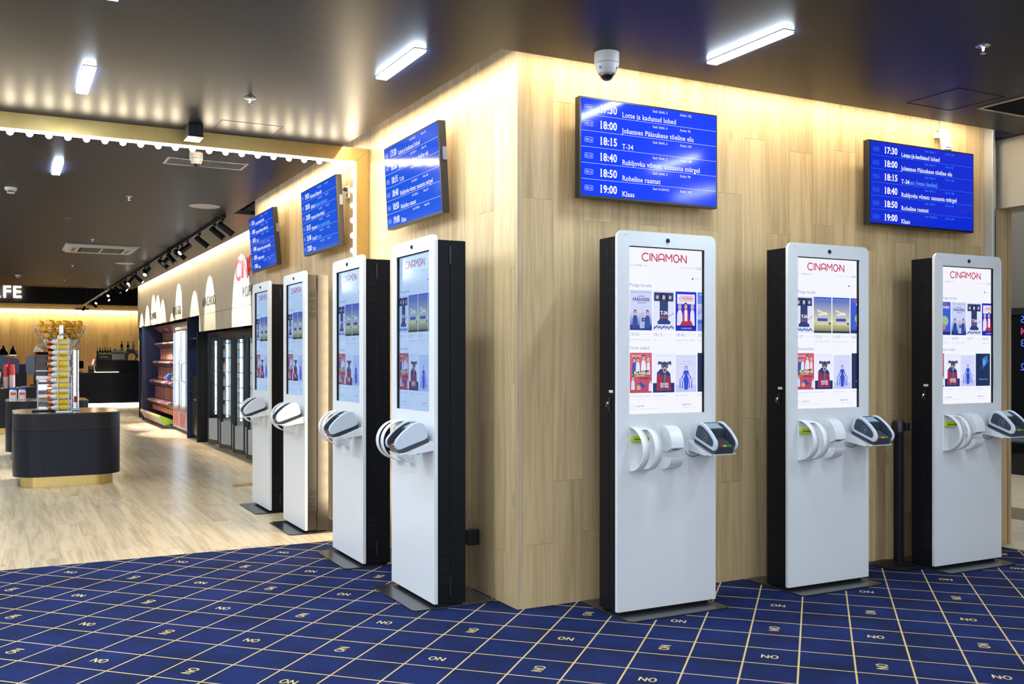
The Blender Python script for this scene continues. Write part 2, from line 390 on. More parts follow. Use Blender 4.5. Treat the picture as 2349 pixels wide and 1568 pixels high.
# wood plank floor of the lobby, planks run along Y
woodf = struct(MB().box(-7, 2.2, 2.45, 33, -.05, -.004).build('floor_wood', m_dark))
woodf['label'] = 'pale oak plank floor beyond the carpet edge'
PW = .196
def plank(x0, x1, y0, y1, z0, z1, par, mtl, name='plank'):
    o = MB().box(0, x1 - x0, 0, y1 - y0, 0, z1 - z0).build(name, mtl, par, (x0, y0, z0)); return o
nfl = 0
for c in range(-15, 3):
    x0 = c * PW; x1 = x0 + PW - .0012
    y = 2.452 - random.random() * 1.2
    far = 14.5 if x0 > -2.7 else 9.5
    while y < far:
        y1 = y + 1.22
        ya = max(y, 2.452); yb = min(y1 - .0012, far)
        lim = 6.26 if x0 > -.16 else 0
        if x1 > .012 and ya < 6.3: ya = 6.3
        if yb - ya > .05 and x0 < .45:
            plank(x0, x1, ya, yb, -.004, random.random() * .0005, woodf, oak_floor); nfl += 1
        y = y1
# beyond the pickable planks the boards run on as one sheet of boards
fb = MB()
for c in range(-28, 11):
    x0 = c * PW; y0 = (14.5 if x0 > -2.7 else 9.5) if -15 <= c < 3 else (2.452 if c < 0 else 6.3)
    y = y0
    while y < 33:
        y1 = min(y + 1.22 + random.random() * .3, 33); fb.box(x0, x0 + PW - .0015, y, y1 - .0015, -.004, 0); y = y1
stuff(fb.build('far_board', oak_floor, woodf))
# mall floor on the right, pale tiles with a darker band
mall = struct(MB().box(4.0, 14, -6, 9, -.05, -.003).build('floor_mall', m_dark)); mall['label'] = 'pale mall floor tiles seen past the right end of the wood wall'
m_tile = noisy('mall_tile', (.42, .38, .29), (.48, .44, .35), 6, .35); m_tile2 = noisy('mall_tile_dark', (.15, .13, .10), (.18, .16, .12), 6, .35)
for i in range(14):
    for j in range(10):
        x0 = 4.02 + i * .6; y0 = -1.6 + j * .6
        if x0 > 9.5: continue
        MB().box(0, .597, 0, .597, 0, .003).build('tile', m_tile2 if (i in (2, 7)) else m_tile, mall, (x0, y0, -.003))

# --- oak clad walls
def clad(parent, axis, u0, u1, z_top, first, mtl, joints=None, pw=.1965, face=0.0, th=.014, flip=False, skip=None):
    """vertical boards on a wall; axis 0: wall runs along X facing -Y, axis 1: along Y facing -X"""
    u = u0 + first; i = 0; edges = [u0] if first > .01 else []
    while u < u1 - .01: edges.append(u); u += pw
    edges.append(u1)
    for i in range(len(edges) - 1):
        a, b = edges[i], edges[i + 1] - .0012
        js = joints[i] if joints and i < len(joints) else ([random.uniform(.25, .45), random.uniform(2.12, 2.3)] if i % 2 else [random.uniform(.7, 1.05), random.uniform(2.7, 2.9)])
        zs = [0.0] + list(js) + [z_top]
        for k in range(len(zs) - 1):
            pr = random.random() * .0006
            z0, z1 = zs[k] + (.0006 if k else 0), zs[k + 1] - .0006
            if axis == 0: MB().box(0, b - a, 0, th, 0, z1 - z0).build('plank', mtl, parent, (a, face - pr, z0))
            else: MB().box(0, th, 0, b - a, 0, z1 - z0).build('plank', mtl, parent, (face - pr, a, z0))
wr = struct(MB().box(.016, 3.9, .015, .12, 0, 3.32).build('wall_right', m_dark)); wr['label'] = 'wall of vertical oak boards behind the three right-hand kiosks'
clad(wr, 0, .032, 3.904, 3.32, .0, oak_wall, [[.35, 2.286], [.70, 2.843], [.40, 2.182], [1.05, 2.75], [.30, 2.184], [.95, 2.18 + .7], [.42, 2.18], [.62, 2.42], [1.012, 2.78], [.3, 2.19]])
wl = struct(MB().box(.015, .12, .016, 6.28, 0, 3.32).build('wall_left', m_dark)); wl['label'] = 'wall of vertical oak boards behind the four left-hand kiosks'
clad(wl, 1, .032, 6.292, 3.32, .062, oak_wall, [[1.25, 1.9], [.30, 2.84], [1.02, 2.25], [.4, 2.72], [1.03, 1.86]])
tr = struct(MB().box(.0, .032, .0, .032, 0, 3.32).build('trim_1', oak_trim, None, None, bevel=.002)); tr['label'] = 'thin oak strip along the outer corner of the two wood walls'
struct(MB().box(.12, 1.35, 6.18, 6.28, 0, 3.32).build('wall_return', m_dark))
wb = struct(MB().box(-7, 2.2, 33.02, 33.15, 0, 3.3).build('wall_back', m_dark)); wb['label'] = 'oak board wall at the far end behind the bar counter'
clad(wb, 0, -3.6, 2.2, 3.25, .0, oak_back, face=33.005, pw=.225)
# aluminium shutter guide and oak jamb at the right end
al = struct(MB().box(3.905, 3.93, -.072, .1, 0, 3.32).build('trim_2', mat('white_aluminium', (.62, .62, .60), .35, .3), None, None, bevel=.003)); al['label'] = 'white metal shutter guide at the right end of the wood wall'
MB().box(3.932, 3.97, -.05, .1, 0, 3.0).build('guide_slot', m_steel, al)
jb = struct(MB().box(4.04, 4.165, .0, .12, 0, 2.62).build('trim_3', oak_wall)); MB().box(4.168, 4.2, -.012, .12, 0, 2.62).build('edge_strip', oak_trim, jb, bevel=.002)
jb['label'] = 'narrow oak jamb beside the mall opening'
ln = struct(MB().box(4.04, 4.34, -8, .12, 2.5, 3.3).build('wall_lintel', m_beige)); ln['label'] = 'beige lintel above the mall opening at the right edge'
# mall shopfront far right, brightened by an added area light without a fitting
area('mall_fill', (6.6, 1.6, 3.95), (0, 0, 0), 2.5, 3.0, 170, (1.0, .95, .86))
struct(MB().box(4, 14, -6, 9, 4.0, 4.1).build('ceiling_mall', m_room))
ms = struct(MB().box(8.3, 8.5, -4, 8, 0, 4.0).build('wall_mall', mat('mall_plaster', (.10, .10, .09), .7)))
shop = thing('shopfront', 'dark glass shopfront across the mall with glowing reversed digits', 'shopfront', (8.2, 2.6, 0))
MB().box(-.02, 0, -2.5, 3.5, .06, 1.9).build('glass_pane', mat('dark_glass', (.005, .006, .008), .04, spec=.6), shop)
MB().box(-.04, .1, -2.5, 3.5, 0, .06).build('sill', m_blackp, shop); MB().box(-.04, .1, -2.5, 3.5, 1.9, 1.98).build('head_rail', m_blackp, shop)
for t, zz, c in (('5', 1.80, (.08, .2, .9)), ('4', 1.66, (.8, .05, .3)), ('3', 1.52, (.08, .2, .9)), ('2', 1.24, (.08, .2, .9))):
    d = MB().text(t, 0, 0, .085, 0)
    d.v = [(-.03, p[0], p[2]) for p in d.v]   # seen from behind, so mirrored
    d.build('digit', mat('neon_' + t, (.02, .02, .02), .4, em=c, es=.9), shop, (0, .02, zz))

# --- ceiling
ce = MB().box(-6.2, -GL, -6.2, 2.5, ZC, ZC + .05).box(-7, -GL, 2.5, 20.1, ZC, ZC + .05).box(-GL, 4.04, -6.2, -GR, ZC, ZC + .05).box(3.935, 4.04, -GR, .12, ZC, ZC + .05).box(-GL, .262, 6.42, 20.1, ZC, ZC + .05)
ceil = struct(ce.build('ceiling', m_ceil)); ceil['label'] = 'dark grey satin ceiling over the kiosks and the lobby'
struct(MB().box(-.4, 4.3, -.4, 20.05, 3.36, 3.42).box(.12, 4.0, .10, .14, 0, 3.36).build('ceiling_void', mat('void_black', (.006, .007, .010), .7)))  # lid and back sheet added to keep world light out of the cove
bk = struct(MB().box(-7, 2.2, 28.5, 28.66, 3.03, 4.3).build('trim_4', m_charcoal)); bk['label'] = 'dark bulkhead across the far end of the lobby, behind the glowing letters'
cb = struct(MB().box(-7, 2.2, 28.66, 32.72, 3.05, 3.1).build('ceiling_back', m_ceil)); cb['label'] = 'lower ceiling with small downlights above the bar'
MB().box(-7, 2.2, 32.6, 33.1, 3.3, 3.36).build('cove_lid', m_dark, cb)
struct(MB().box(-7, 2.2, 20.1, 28.5, 4.3, 4.36).box(-7, 2.2, 20.02, 20.1, 3.06, 4.3).build('ceiling_high', mat('high_ceiling', (.010, .010, .013), .7)))
struct(MB().box(2.2, 2.3, 19.5, 33.1, 0, 4.36).build('wall_light_block', mat('light_block_dark', (.02, .02, .022), .7)))  # unseen wall added to stop world light leaking into the lobby
# access hatches: shadow gaps in the ceiling
for nm, (x0, x1, y0, y1) in (('right', (2.554, 2.965, -.835, -.447)), ('left', (-1.204, -.782, 2.02, 2.432))):
    h = MB(); g = .004
    h.box(x0, x1, y0, y0 + g, ZC - .0015, ZC); h.box(x0, x1, y1 - g, y1, ZC - .0015, ZC); h.box(x0, x0 + g, y0, y1, ZC - .0015, ZC); h.box(x1 - g, x1, y0, y1, ZC - .0015, ZC)
    h.build('access_hatch', m_slot, ceil)
MB().box(-2.1, -.77, 19.70, 19.86, ZC - .002, ZC).build('linear_slot', m_slot, ceil)
# enclosing walls, out of view
struct(MB().box(-7.1, -7, 2.45, 33.3, 0, 4.4).build('wall_far_left', m_room))
struct(MB().box(-16, 4.0, -16, -7, -.05, -.002).box(-16, -6, -7, 2.45, -.05, -.002).build('floor_atrium', m_tile))
struct(MB().box(13.9, 14, -6, 9, 0, 4).box(4.3, 14, 8.9, 9, 0, 4).box(4.34, 14, -6.1, -6, 0, 4).box(-7, 4, 33.2, 33.3, 0, 4.4).build('wall_mall_end', m_room))

# --- food wall: fascia with panels, recess behind
fa = struct(MB().box(.326, .44, 6.3, 19.52, 2.085, 3.34).build('wall_counter', m_dark)); fa['label'] = 'pale veneer fascia above the snack wall, with dark word signs'
for a, b in ((6.32, 9.722), (9.73, 11.703), (11.711, 15.986), (15.994, 19.523)): MB().box(0, .016, 0, b - a, 0, 1.27).build('panel', veneer, fa, (.31, a, 2.073))
for a, b in ((6.32, 9.722), (9.73, 11.56)): MB().box(0, .016, 0, b - a, 0, .262).build('panel', veneer, fa, (.31, a, 1.806))
MB().box(.326, 1.3, 6.3, 19.5, 2.09, 2.11).build('soffit', m_blackp, fa)
struct(MB().box(1.3, 1.36, 6.28, 19.55, 0, 3.3).build('wall_recess', mat('recess_navy', (.010, .012, .022), .6)))

# ================================================================== PORTAL
pf = thing('portal_frame', 'brass-faced portal frame with glowing bulbs across the ceiling at the carpet edge', 'frame', (-.05, 2.5, 0))
def loc_(mb, o): mb.v = [(p[0] - o.location.x, p[1] - o.location.y, p[2] - o.location.z) for p in mb.v]; return mb
loc_(MB().prism([(-6.9, ZC), (-.003, ZC), (-.105, 2.905), (-6.9, 2.905)], 1, 2.45, 2.50), pf).build('header_panel', m_gold, pf)
loc_(MB().prism([(-.002, ZC), (-.002, 0.0), (-.105, 0.0), (-.105, 2.903)], 1, 2.45, 2.50), pf).build('jamb_panel', m_gold, pf)
ls = loc_(MB().box(-5.5, -.118, 2.464, 2.486, 2.892, 2.905).box(-.118, -.105, 2.464, 2.486, .12, 2.892), pf).build('light_strip', m_strip, pf); ls['label'] = 'glowing warm light strip'
bm = MB().sphere((0, 0, 0), .022, 8, 6); b0 = None
pts = [(-.16 - .116 * k, 2.470, 2.884) for k in range(40)] + [(-.126, 2.470, 2.80 - .116 * k) for k in range(23)]
for p in pts:
    q = (p[0] - pf.location.x, p[1] - pf.location.y, p[2])
    if b0 is None: b0 = bm.build('bulb', m_bulb, ls, q, smooth=True)
    else: c = b0.copy(); COL.objects.link(c); c.location = q
ex = thing('exit_sign', 'small dark box sign hanging under the ceiling by the portal', 'sign', (-1.34, 2.30, ZC - .05))
MB().box(-.05, .05, -.09, .09, -.035, .05).build('housing', m_charcoal, ex, bevel=.004); MB().box(-.054, .054, -.094, .094, -.041, -.035).build('bottom_plate', m_charcoal, ex)
# ================================================================== KIOSKS
RED = (.62, .045, .13); INKB = (.22, .28, .62); PALE = (.55, .60, .88)
def person2d(m, cx, zb, h, y, coat, skin=(.62, .46, .42), hair=(.02, .03, .08), wd=1.0):
    m.ink = coat; m.p2([(cx - .17 * h * wd, zb), (cx + .17 * h * wd, zb), (cx + .15 * h * wd, zb + .52 * h), (cx + .09 * h, zb + .70 * h), (cx - .09 * h, zb + .70 * h), (cx - .15 * h * wd, zb + .52 * h)], y)
    m.ink = hair; m.e2(cx, zb + .86 * h, .105 * h, .15 * h, y - .0002); m.ink = skin; m.e2(cx, zb + .82 * h, .085 * h, .125 * h, y - .0004)
def poster(kind, w, h, y):
    """flat film poster, w x h, lower left at 0,0"""
    m = MB(); T = lambda t, x, z, hh, c, b=.02, width=None: (setattr(m, 'ink', c), m.text(t, x, z, hh, y - .0028, b, width=width))
    def bg(c): m.ink = c; m.p2(rrect(0, w, 0, h, .004, 3), y)
    def grad(c0, c1, n=10, a=0.0, b=1.0):
        for i in range(n):
            t = (i + .5) / n; m.ink = tuple(c0[k] + (c1[k] - c0[k]) * t for k in range(3)); m.r2(0, w, h * (a + (b - a) * i / n), h * (a + (b - a) * (i + 1) / n), y - .0001)
    if kind == 'paasukese':
        bg((.66, .70, .95)); grad((.10, .16, .55), (.72, .75, .97), 8, .12, .5); m.ink = (.01, .03, .22); m.r2(0, w, 0, h * .13, y - .0002)
        person2d(m, w * .24, h * .05, h * .46, y - .0003, (.02, .06, .30)); person2d(m, w * .80, h * .05, h * .46, y - .0003, (.03, .08, .34)); person2d(m, w * .55, h * .05, h * .44, y - .0012, (.45, .52, .80), hair=(.7, .74, .9))
        m.ink = (.01, .02, .10); m.r2(w * .53, w * .72, h * .22, h * .31, y - .0018); m.ink = (.25, .3, .5); m.e2(w * .63, h * .265, w * .05, h * .03, y - .002)
        T('MAT AVASI - OTT SEPP - TIINA TAUR', w * .05, h * .935, h * .02, (.12, .15, .4), .02, w * .9); T('JOHANNES', w * .36, h * .83, h * .035, (.12, .13, .35), .02, w * .30)
        T('PÄÄSUKESE', w * .12, h * .73, h * .075, (.06, .05, .22), .03, w * .76); T('tõeline elu', w * .34, h * .67, h * .04, (.12, .13, .35), .02, w * .36)
    elif kind == 't34':
        bg((.82, .84, .97)); m.ink = (.03, .05, .16); m.r2(w * .05, w * .95, h * .74, h * .96, y - .0002); m.r2(w * .31, w * .70, h * .28, h * .75, y - .0002)
        for cx, s_ in ((.20, .05), (.80, .05), (.5, .06)): m.ink = (.58, .48, .55); m.e2(w * cx, h * .84, w * s_ * 1.3, h * s_, y - .0004)
        m.ink = (.01, .015, .06); m.p2([(w * .36, h * .93), (w * .64, h * .93), (w * .68, h * .74), (w * .58, h * .78), (w * .56, h * .9), (w * .44, h * .9), (w * .42, h * .78), (w * .32, h * .74)], y - .0006)
        m.ink = (.30, .08, .14); m.r2(w * .33, w * .68, h * .30, h * .37, y - .0004)
        m.ink = (.02, .05, .22); m.p2([(w * .22, h * .16), (w * .78, h * .16), (w * .82, h * .22), (w * .64, h * .30), (w * .34, h * .30), (w * .2, h * .22)], y - .0006); m.stroke([(w * .55, h * .30), (w * .98, h * .45)], h * .012, y - .0006)
        m.ink = (.10, .16, .45)
        for k in range(14): m.e2(w * (.05 + .068 * k), h * (.06 + .05 * (k * 7 % 5) / 4), w * .05, h * .025, y - .0003, 7)
        T('T-34', w * .34, h * .40, h * .09, (.92, .93, 1), .035, w * .32); T('АЛЕКСАНДР  ВИКТОР  ИРИНА', w * .06, h * .975, h * .014, (.5, .55, .8), 0, w * .86)
    elif kind == 'rublevki':
        bg((.02, .02, .62)); m.ink = (.88, .90, 1); m.p2(rrect(w * .08, w * .92, h * .69, h * .93, h * .02, 3), y - .0002)
        m.ink = (.99, .99, 1)
        for k in range(11): m.e2(w * (.10 + .08 * k), h * .93, w * .018, w * .018, y - .0004, 6); m.e2(w * (.10 + .08 * k), h * .69, w * .018, w * .018, y - .0004, 6)
        person2d(m, w * .2, h * .14, h * .55, y - .0005, (.80, .82, .95), hair=(.5, .42, .42)); person2d(m, w * .8, h * .14, h * .55, y - .0005, (.85, .85, .97), hair=(.62, .55, .5), wd=.8); person2d(m, w * .48, h * .14, h * .58, y - .0012, (.65, .03, .10)); m.ink = (.9, .92, 1); m.r2(w * .42, w * .55, h * .2, h * .53, y - .002)
        m.ink = (.55, .02, .07); m.p2([(w * .2, h * .14), (w * .82, h * .14), (w * .74, h * .25), (w * .3, h * .25)], y - .0022); m.ink = (.01, .02, .35); m.r2(w * .06, w * .94, h * .03, h * .14, y - .0022)
        T('ПОЛИЦЕЙСКИЙ', w * .22, h * .86, h * .028, RED, .02, w * .56); T('С РУБЛЕВКИ', w * .15, h * .80, h * .045, (.75, .03, .08), .04, w * .70); T('НОВОГОДНИЙ БЕСПРЕДЕЛ', w * .17, h * .755, h * .022, RED, .02, w * .66)
        T('20 ДЕКАБРЯ', w * .25, h * .05, h * .03, (.5, .6, 1), .02, w * .5)
    elif kind == 'car':
        bg((.16, .28, .85)); grad((.03, .12, .62), (.55, .66, 1.0), 8, .2, .7); m.ink = (.50, .60, .85); m.p2([(0, h * .30), (w, h * .30), (w, h * .42), (w * .75, h * .50), (w * .3, h * .50), (0, h * .40)], y - .0005)
        m.ink = (.04, .08, .3); m.p2([(w * .32, h * .42), (w * .72, h * .42), (w * .7, h * .48), (w * .36, h * .48)], y - .0008); T('NOV', w * .1, h * .92, h * .03, (.9, .95, 1))
    elif kind == 'gold':                       # plain stand-in, blue night over gold light
        grad((.10, .14, .10), (.75, .68, .30), 6, 0, .3); grad((.75, .70, .42), (.02, .10, .58), 12, .3, 1.0)
        m.ink = (.90, .88, .80)
        for k in range(9): m.e2(w * (.25 + .06 * k), h * (.62 - .11 * abs(math.sin(k * 1.7))), w * .055, h * .035, y - .0004, 9)
        m.ink = (.85, .92, 1)
        for k in range(12): m.e2(w * (.08 + .076 * k), h * (.95 - .025 * (k % 2)), w * .02, h * .008, y - .0004, 6)
        m.ink = (.05, .08, .55); m.p2(rrect(w * .2, w * .78, h * .33, h * .41, h * .02, 3), y - .0006); m.ink = (.02, .06, .4); m.e2(w * .9, h * .27, w * .06, h * .03, y - .0006)
        m.ink = (.8, .85, .95); m.r2(w * .2, w * .8, h * .24, h * .26, y - .0006); m.ink = (.02, .05, .05); m.r2(0, w, 0, h * .06, y - .0007)
    elif kind == 'lohed':
        bg((.05, .12, .62)); m.ink = (.35, .55, .35); m.e2(w * .55, h * .42, w * .3, h * .16, y - .0004); m.ink = (.6, .2, .2); m.e2(w * .5, h * .24, w * .18, h * .1, y - .0005); m.ink = (.02, .03, .2); m.r2(0, w, 0, h * .1, y - .0003)
        T('LOTTE', w * .1, h * .9, h * .06, (.75, .1, .3), .03, w * .6); T('LOHED', w * .3, h * .80, h * .07, (.85, .85, .95), .03, w * .6)
    elif kind == 'klassi':
        bg((.58, .06, .13)); grad((.50, .05, .11), (.72, .14, .20), 5, 0, .98)
        person2d(m, w * .2, h * .48, h * .40, y - .0004, (.04, .08, .4)); person2d(m, w * .36, h * .50, h * .38, y - .0006, (.80, .82, .95)); person2d(m, w * .62, h * .48, h * .47, y - .0005, (.86, .86, .97)); person2d(m, w * .84, h * .46, h * .42, y - .0004, (.88, .84, .9), hair=(.75, .62, .35), wd=.7)
        person2d(m, w * .14, h * .08, h * .34, y - .0004, (.72, .75, .9)); person2d(m, w * .93, h * .04, h * .30, y - .0004, (.8, .82, .95)); m.ink = (.04, .07, .35); m.p2([(w * .28, h * .18), (w * .5, h * .28), (w * .72, h * .16), (w * .6, h * .12), (w * .42, h * .16)], y - .0006); m.ink = (.7, .45, .15); m.e2(w * .4, h * .14, w * .1, h * .07, y - .0006)
        m.ink = (.02, .02, .03); m.p2([(w * .16, h * .42), (w * .86, h * .47), (w * .86, h * .57), (w * .16, h * .52)], y - .0016)
        T('VIIMANE OSA, TÄITSA LÕPULI', w * .08, h * .905, h * .03, (.9, .82, .5), .03, w * .42); T('KLASSI-3', w * .18, h * .465, h * .065, (.86, .86, .45), .05, w * .66); m.v = m.v
        T('KOKKUTULEK', w * .2, h * .415, h * .03, (.86, .86, .45), .03, w * .46); T('RISTIISAD', w * .40, h * .345, h * .042, (.05, .02, .04), .03, w * .46)
    elif kind == 'dog':
        bg((.90, .92, 1.0)); m.ink = (.01, .03, .16); m.r2(0, w, 0, h * .24, y - .0002)
        m.ink = (.02, .04, .20); m.p2([(w * .16, h * .05), (w * .86, h * .05), (w * .80, h * .48), (w * .62, h * .58), (w * .36, h * .60), (w * .18, h * .5)], y - .0004); m.ink = (.34, .03, .07); m.p2([(w * .15, h * .05), (w * .48, h * .05), (w * .45, h * .42), (w * .2, h * .50)], y - .0006); m.p2([(w * .58, h * .05), (w * .84, h * .05), (w * .78, h * .40), (w * .56, h * .44)], y - .0006)
        m.ink = (.05, .07, .16); m.e2(w * .54, h * .68, w * .17, h * .10, y - .0008); m.p2([(w * .40, h * .72), (w * .22, h * .70), (w * .24, h * .79), (w * .44, h * .77)], y - .0009); m.p2([(w * .66, h * .77), (w * .84, h * .79), (w * .85, h * .69), (w * .68, h * .72)], y - .0009)
        m.ink = (.45, .30, .25); m.e2(w * .54, h * .57, w * .10, h * .085, y - .0012); m.e2(w * .44, h * .66, w * .035, h * .025, y - .0012); m.e2(w * .64, h * .66, w * .035, h * .025, y - .0012); m.ink = (.01, .01, .03); m.e2(w * .54, h * .56, w * .04, h * .022, y - .0014); m.e2(w * .45, h * .645, w * .02, h * .012, y - .0014); m.e2(w * .63, h * .645, w * .02, h * .012, y - .0014)
        m.ink = (.14, .16, .24); m.p2([(w * .48, h * .24), (w * .56, h * .24), (w * .60, h * .46), (w * .50, h * .46)], y - .0010)
        T("DOG'S", w * .33, h * .175, h * .065, (.95, .96, 1), .03, w * .37); T('WAY HOME', w * .33, h * .125, h * .035, (.95, .96, 1), .03, w * .37); T('Vanad sõbrad tunnevad sind alati', w * .12, h * .915, h * .02, (.45, .5, .75), .01, w * .75); T('NETTAILM VEEBRUARIS', w * .33, h * .06, h * .02, (.5, .1, .2), .01, w * .35)
    elif kind == 'sex':
        bg((.74, .76, .97)); m.ink = (.58, .62, .92); m.r2(0, w, 0, h * .19, y - .0002); m.ink = (.45, .52, .90); m.r2(w * .15, w * .85, h * .305, h * .34, y - .0004); m.p2([(w * .12, h * .34), (w * .88, h * .34), (w * .82, h * .37), (w * .18, h * .37)], y - .0004)
        for k in range(6): m.ink = (.10, .15, .72); m.r2(w * (.19 + .11 * k), w * (.24 + .11 * k), h * .10, h * .30, y - .0005)
        m.ink = (.03, .08, .62); m.p2([(w * .42, h * .06), (w * .58, h * .06), (w * .63, h * .36), (w * .57, h * .44), (w * .60, h * .58), (w * .40, h * .58), (w * .43, h * .44), (w * .37, h * .36)], y - .0008); m.stroke([(w * .41, h * .57), (w * .36, h * .45), (w * .27, h * .37)], w * .045, y - .0009); m.stroke([(w * .59, h * .57), (w * .64, h * .45), (w * .73, h * .37)], w * .045, y - .0009)
        m.ink = (.02, .05, .35); m.e2(w * .5, h * .65, w * .075, h * .055, y - .0009); m.ink = (.75, .68, .85); m.e2(w * .5, h * .645, w * .05, h * .04, y - .0011); m.ink = (.6, .55, .8); m.r2(w * .51, w * .56, 0, h * .07, y - .0009)
        T('ON THE', w * .28, h * .80, h * .04, (.45, .5, .85), 0, w * .44); T('BASIS of SEX', w * .17, h * .735, h * .038, (.45, .5, .85), 0, w * .66); T('FELICITY JONES · ARMIE HAMMER', w * .2, h * .95, h * .018, (.45, .5, .85), 0, w * .6)
    elif kind == 'night':
        bg((.012, .03, .10)); m.ink = (.05, .22, .55); m.p2([(w * .5, h * .55), (w * .85, h * .75), (w * .8, h * .95), (w * .45, h * .85)], y - .0003); m.ink = (.12, .40, .75); m.e2(w * .58, h * .72, w * .10, h * .10, y - .0005); m.ink = (.02, .10, .35); m.stroke([(w * .3, h * .6), (w * .7, h * .45)], h * .02, y - .0004)
        T('TÕDE JA ÕIGUS', w * .2, h * .19, h * .03, (.35, .5, .8), .02, w * .6)
    return m
LAY = {  # first row of the ticket page, then its times and titles; x offset and posters of both rows
    'A': (0.0, ['paasukese', 't34', 'rublevki', 'car'], ['18:00', '18:15', '18:40', '18:50'], ['Johannes Pääsukese tõeline', 'T-34', 'Rubljovka võmm: uusaasta', 'Roheline raamat'], 0.0),
    'B': (-.022, ['t34', 'gold', 'gold', 'lohed'], ['13:10', '13:20', '13:30', '14:00'], ['T-34', 'Asterix: võlujoogi saladus', 'Asterix: võlujoogi saladus', 'Lotte ja kadunud lohed'], -.012),
    'C': (-.062, ['lohed', 'paasukese', 't34', 'rublevki'], ['17:30', '18:00', '18:15', '18:40'], ['Lotte ja kadunud lohed', 'Johannes Pääsukese tõeline', 'T-34', 'Rubljovka võmm: uusaasta'], -.125)}
def clip_right(m, x1, x0=-1e9):
    m.v = [(min(max(p[0], x0), x1), p[1], p[2]) for p in m.v]; return m
def kiosk_display(root, lay, mtl):
    dx, row1, times, titles, dx2 = LAY[lay]
    d = MB(); d.ink = (1, 1, 1); d.r2(-.256, .256, 1.088, 2.0, .021); o = d.build('display', mtl, root)
    XL, XR = -.239, .2555
    lg = MB(); lg.ink = RED; logo2d(lg, 'CINAMO-N', -.158, 1.925, .042, .300, .0195, .17); lg.build('logo', mtl, o)
    PWd, PH = .146, .219; st = .1535
    for r_, (names, z, ddx) in enumerate(((row1, 1.545, dx), (['klassi', 'dog', 'sex', 'night'], 1.203, dx2))):
        for k, n in enumerate(names):
            x = XL + ddx + k * st; hh = PH * (.95 if n in ('sex',) else 1)
            m = poster(n, PWd, hh, .0205); m.v = [(p[0] + x, p[1] - .0 , p[2] + z) for p in m.v]
            clip_right(m, XR, -.256); m.build('poster', mtl, o)
    c = MB()
    def T(t, x, z, h, col, b=0.0, width=None):
        if x < XR - .01: c.ink = col; c.text(t, x, z, h, .0195, b, width=width)
    T('Eesti', XL, 1.895, .009, PALE); T('Русский', XL + .033, 1.895, .009, (.35, .4, .75), .02, .042); T('English', XL + .083, 1.895, .009, PALE)
    T('Esmaspäev 21. Jaanuar', .092, 1.893, .009, PALE, 0, .10); T('12:46', .201, 1.890, .015, INKB, 0, .044)
    c.ink = (.05, .12, .5); c.e2(.186, 1.838, .006, .005, .0195); T('Minu pilet', .194, 1.835, .007, PALE)
    T('Praegu kinodes', XL, 1.782, .0185, INKB, 0, .145); T('Varsti tulekul', XL, 1.440, .0185, INKB, 0, .128)
    for k in range(4):
        x = XL + dx + k * st
        T(times[k], x, 1.513, .0195, INKB, -.01); T('96 kohta saadaval', x + .066, 1.522, .006, PALE, 0, .072); T(titles[k], x, 1.490, .0085, PALE, .01); T(titles[k], x, 1.475, .006, (.75, .78, .95))
        x = XL + dx2 + k * st; tt = ['Klassikokkutulek 3: Ristiisad', 'Koera kodutee', 'Sest ta on naine', 'Tõde ja õigus'][k]
        T(tt, x, 1.182, .009, PALE, .01, .138 if k == 0 else None); T(tt, x, 1.165, .006, (.75, .78, .95))
    c.ink = PALE; c.stroke(arc(-.222, 1.124, .015, .015, 0, 360, 16), .0015, .0195); c.stroke(arc(-.222, 1.128, .005, .006, 0, 360, 10), .0012, .0195); c.stroke(arc(-.222, 1.112, .008, .008, 150, 30, 6), .0012, .0195)
    T('Logi sisse', -.199, 1.128, .010, INKB, .01); T('Saate broneerida ja tühistada pileteid', -.199, 1.113, .006, PALE, 0, .145); T('Registreeri', .112, 1.130, .010, INKB, .01); T('Võtab aega umbes 1 minuti', .112, 1.115, .006, PALE, 0, .105)
    clip_right(c, XR, -.256); stuff(c.build('caption', mtl, o))
    return o
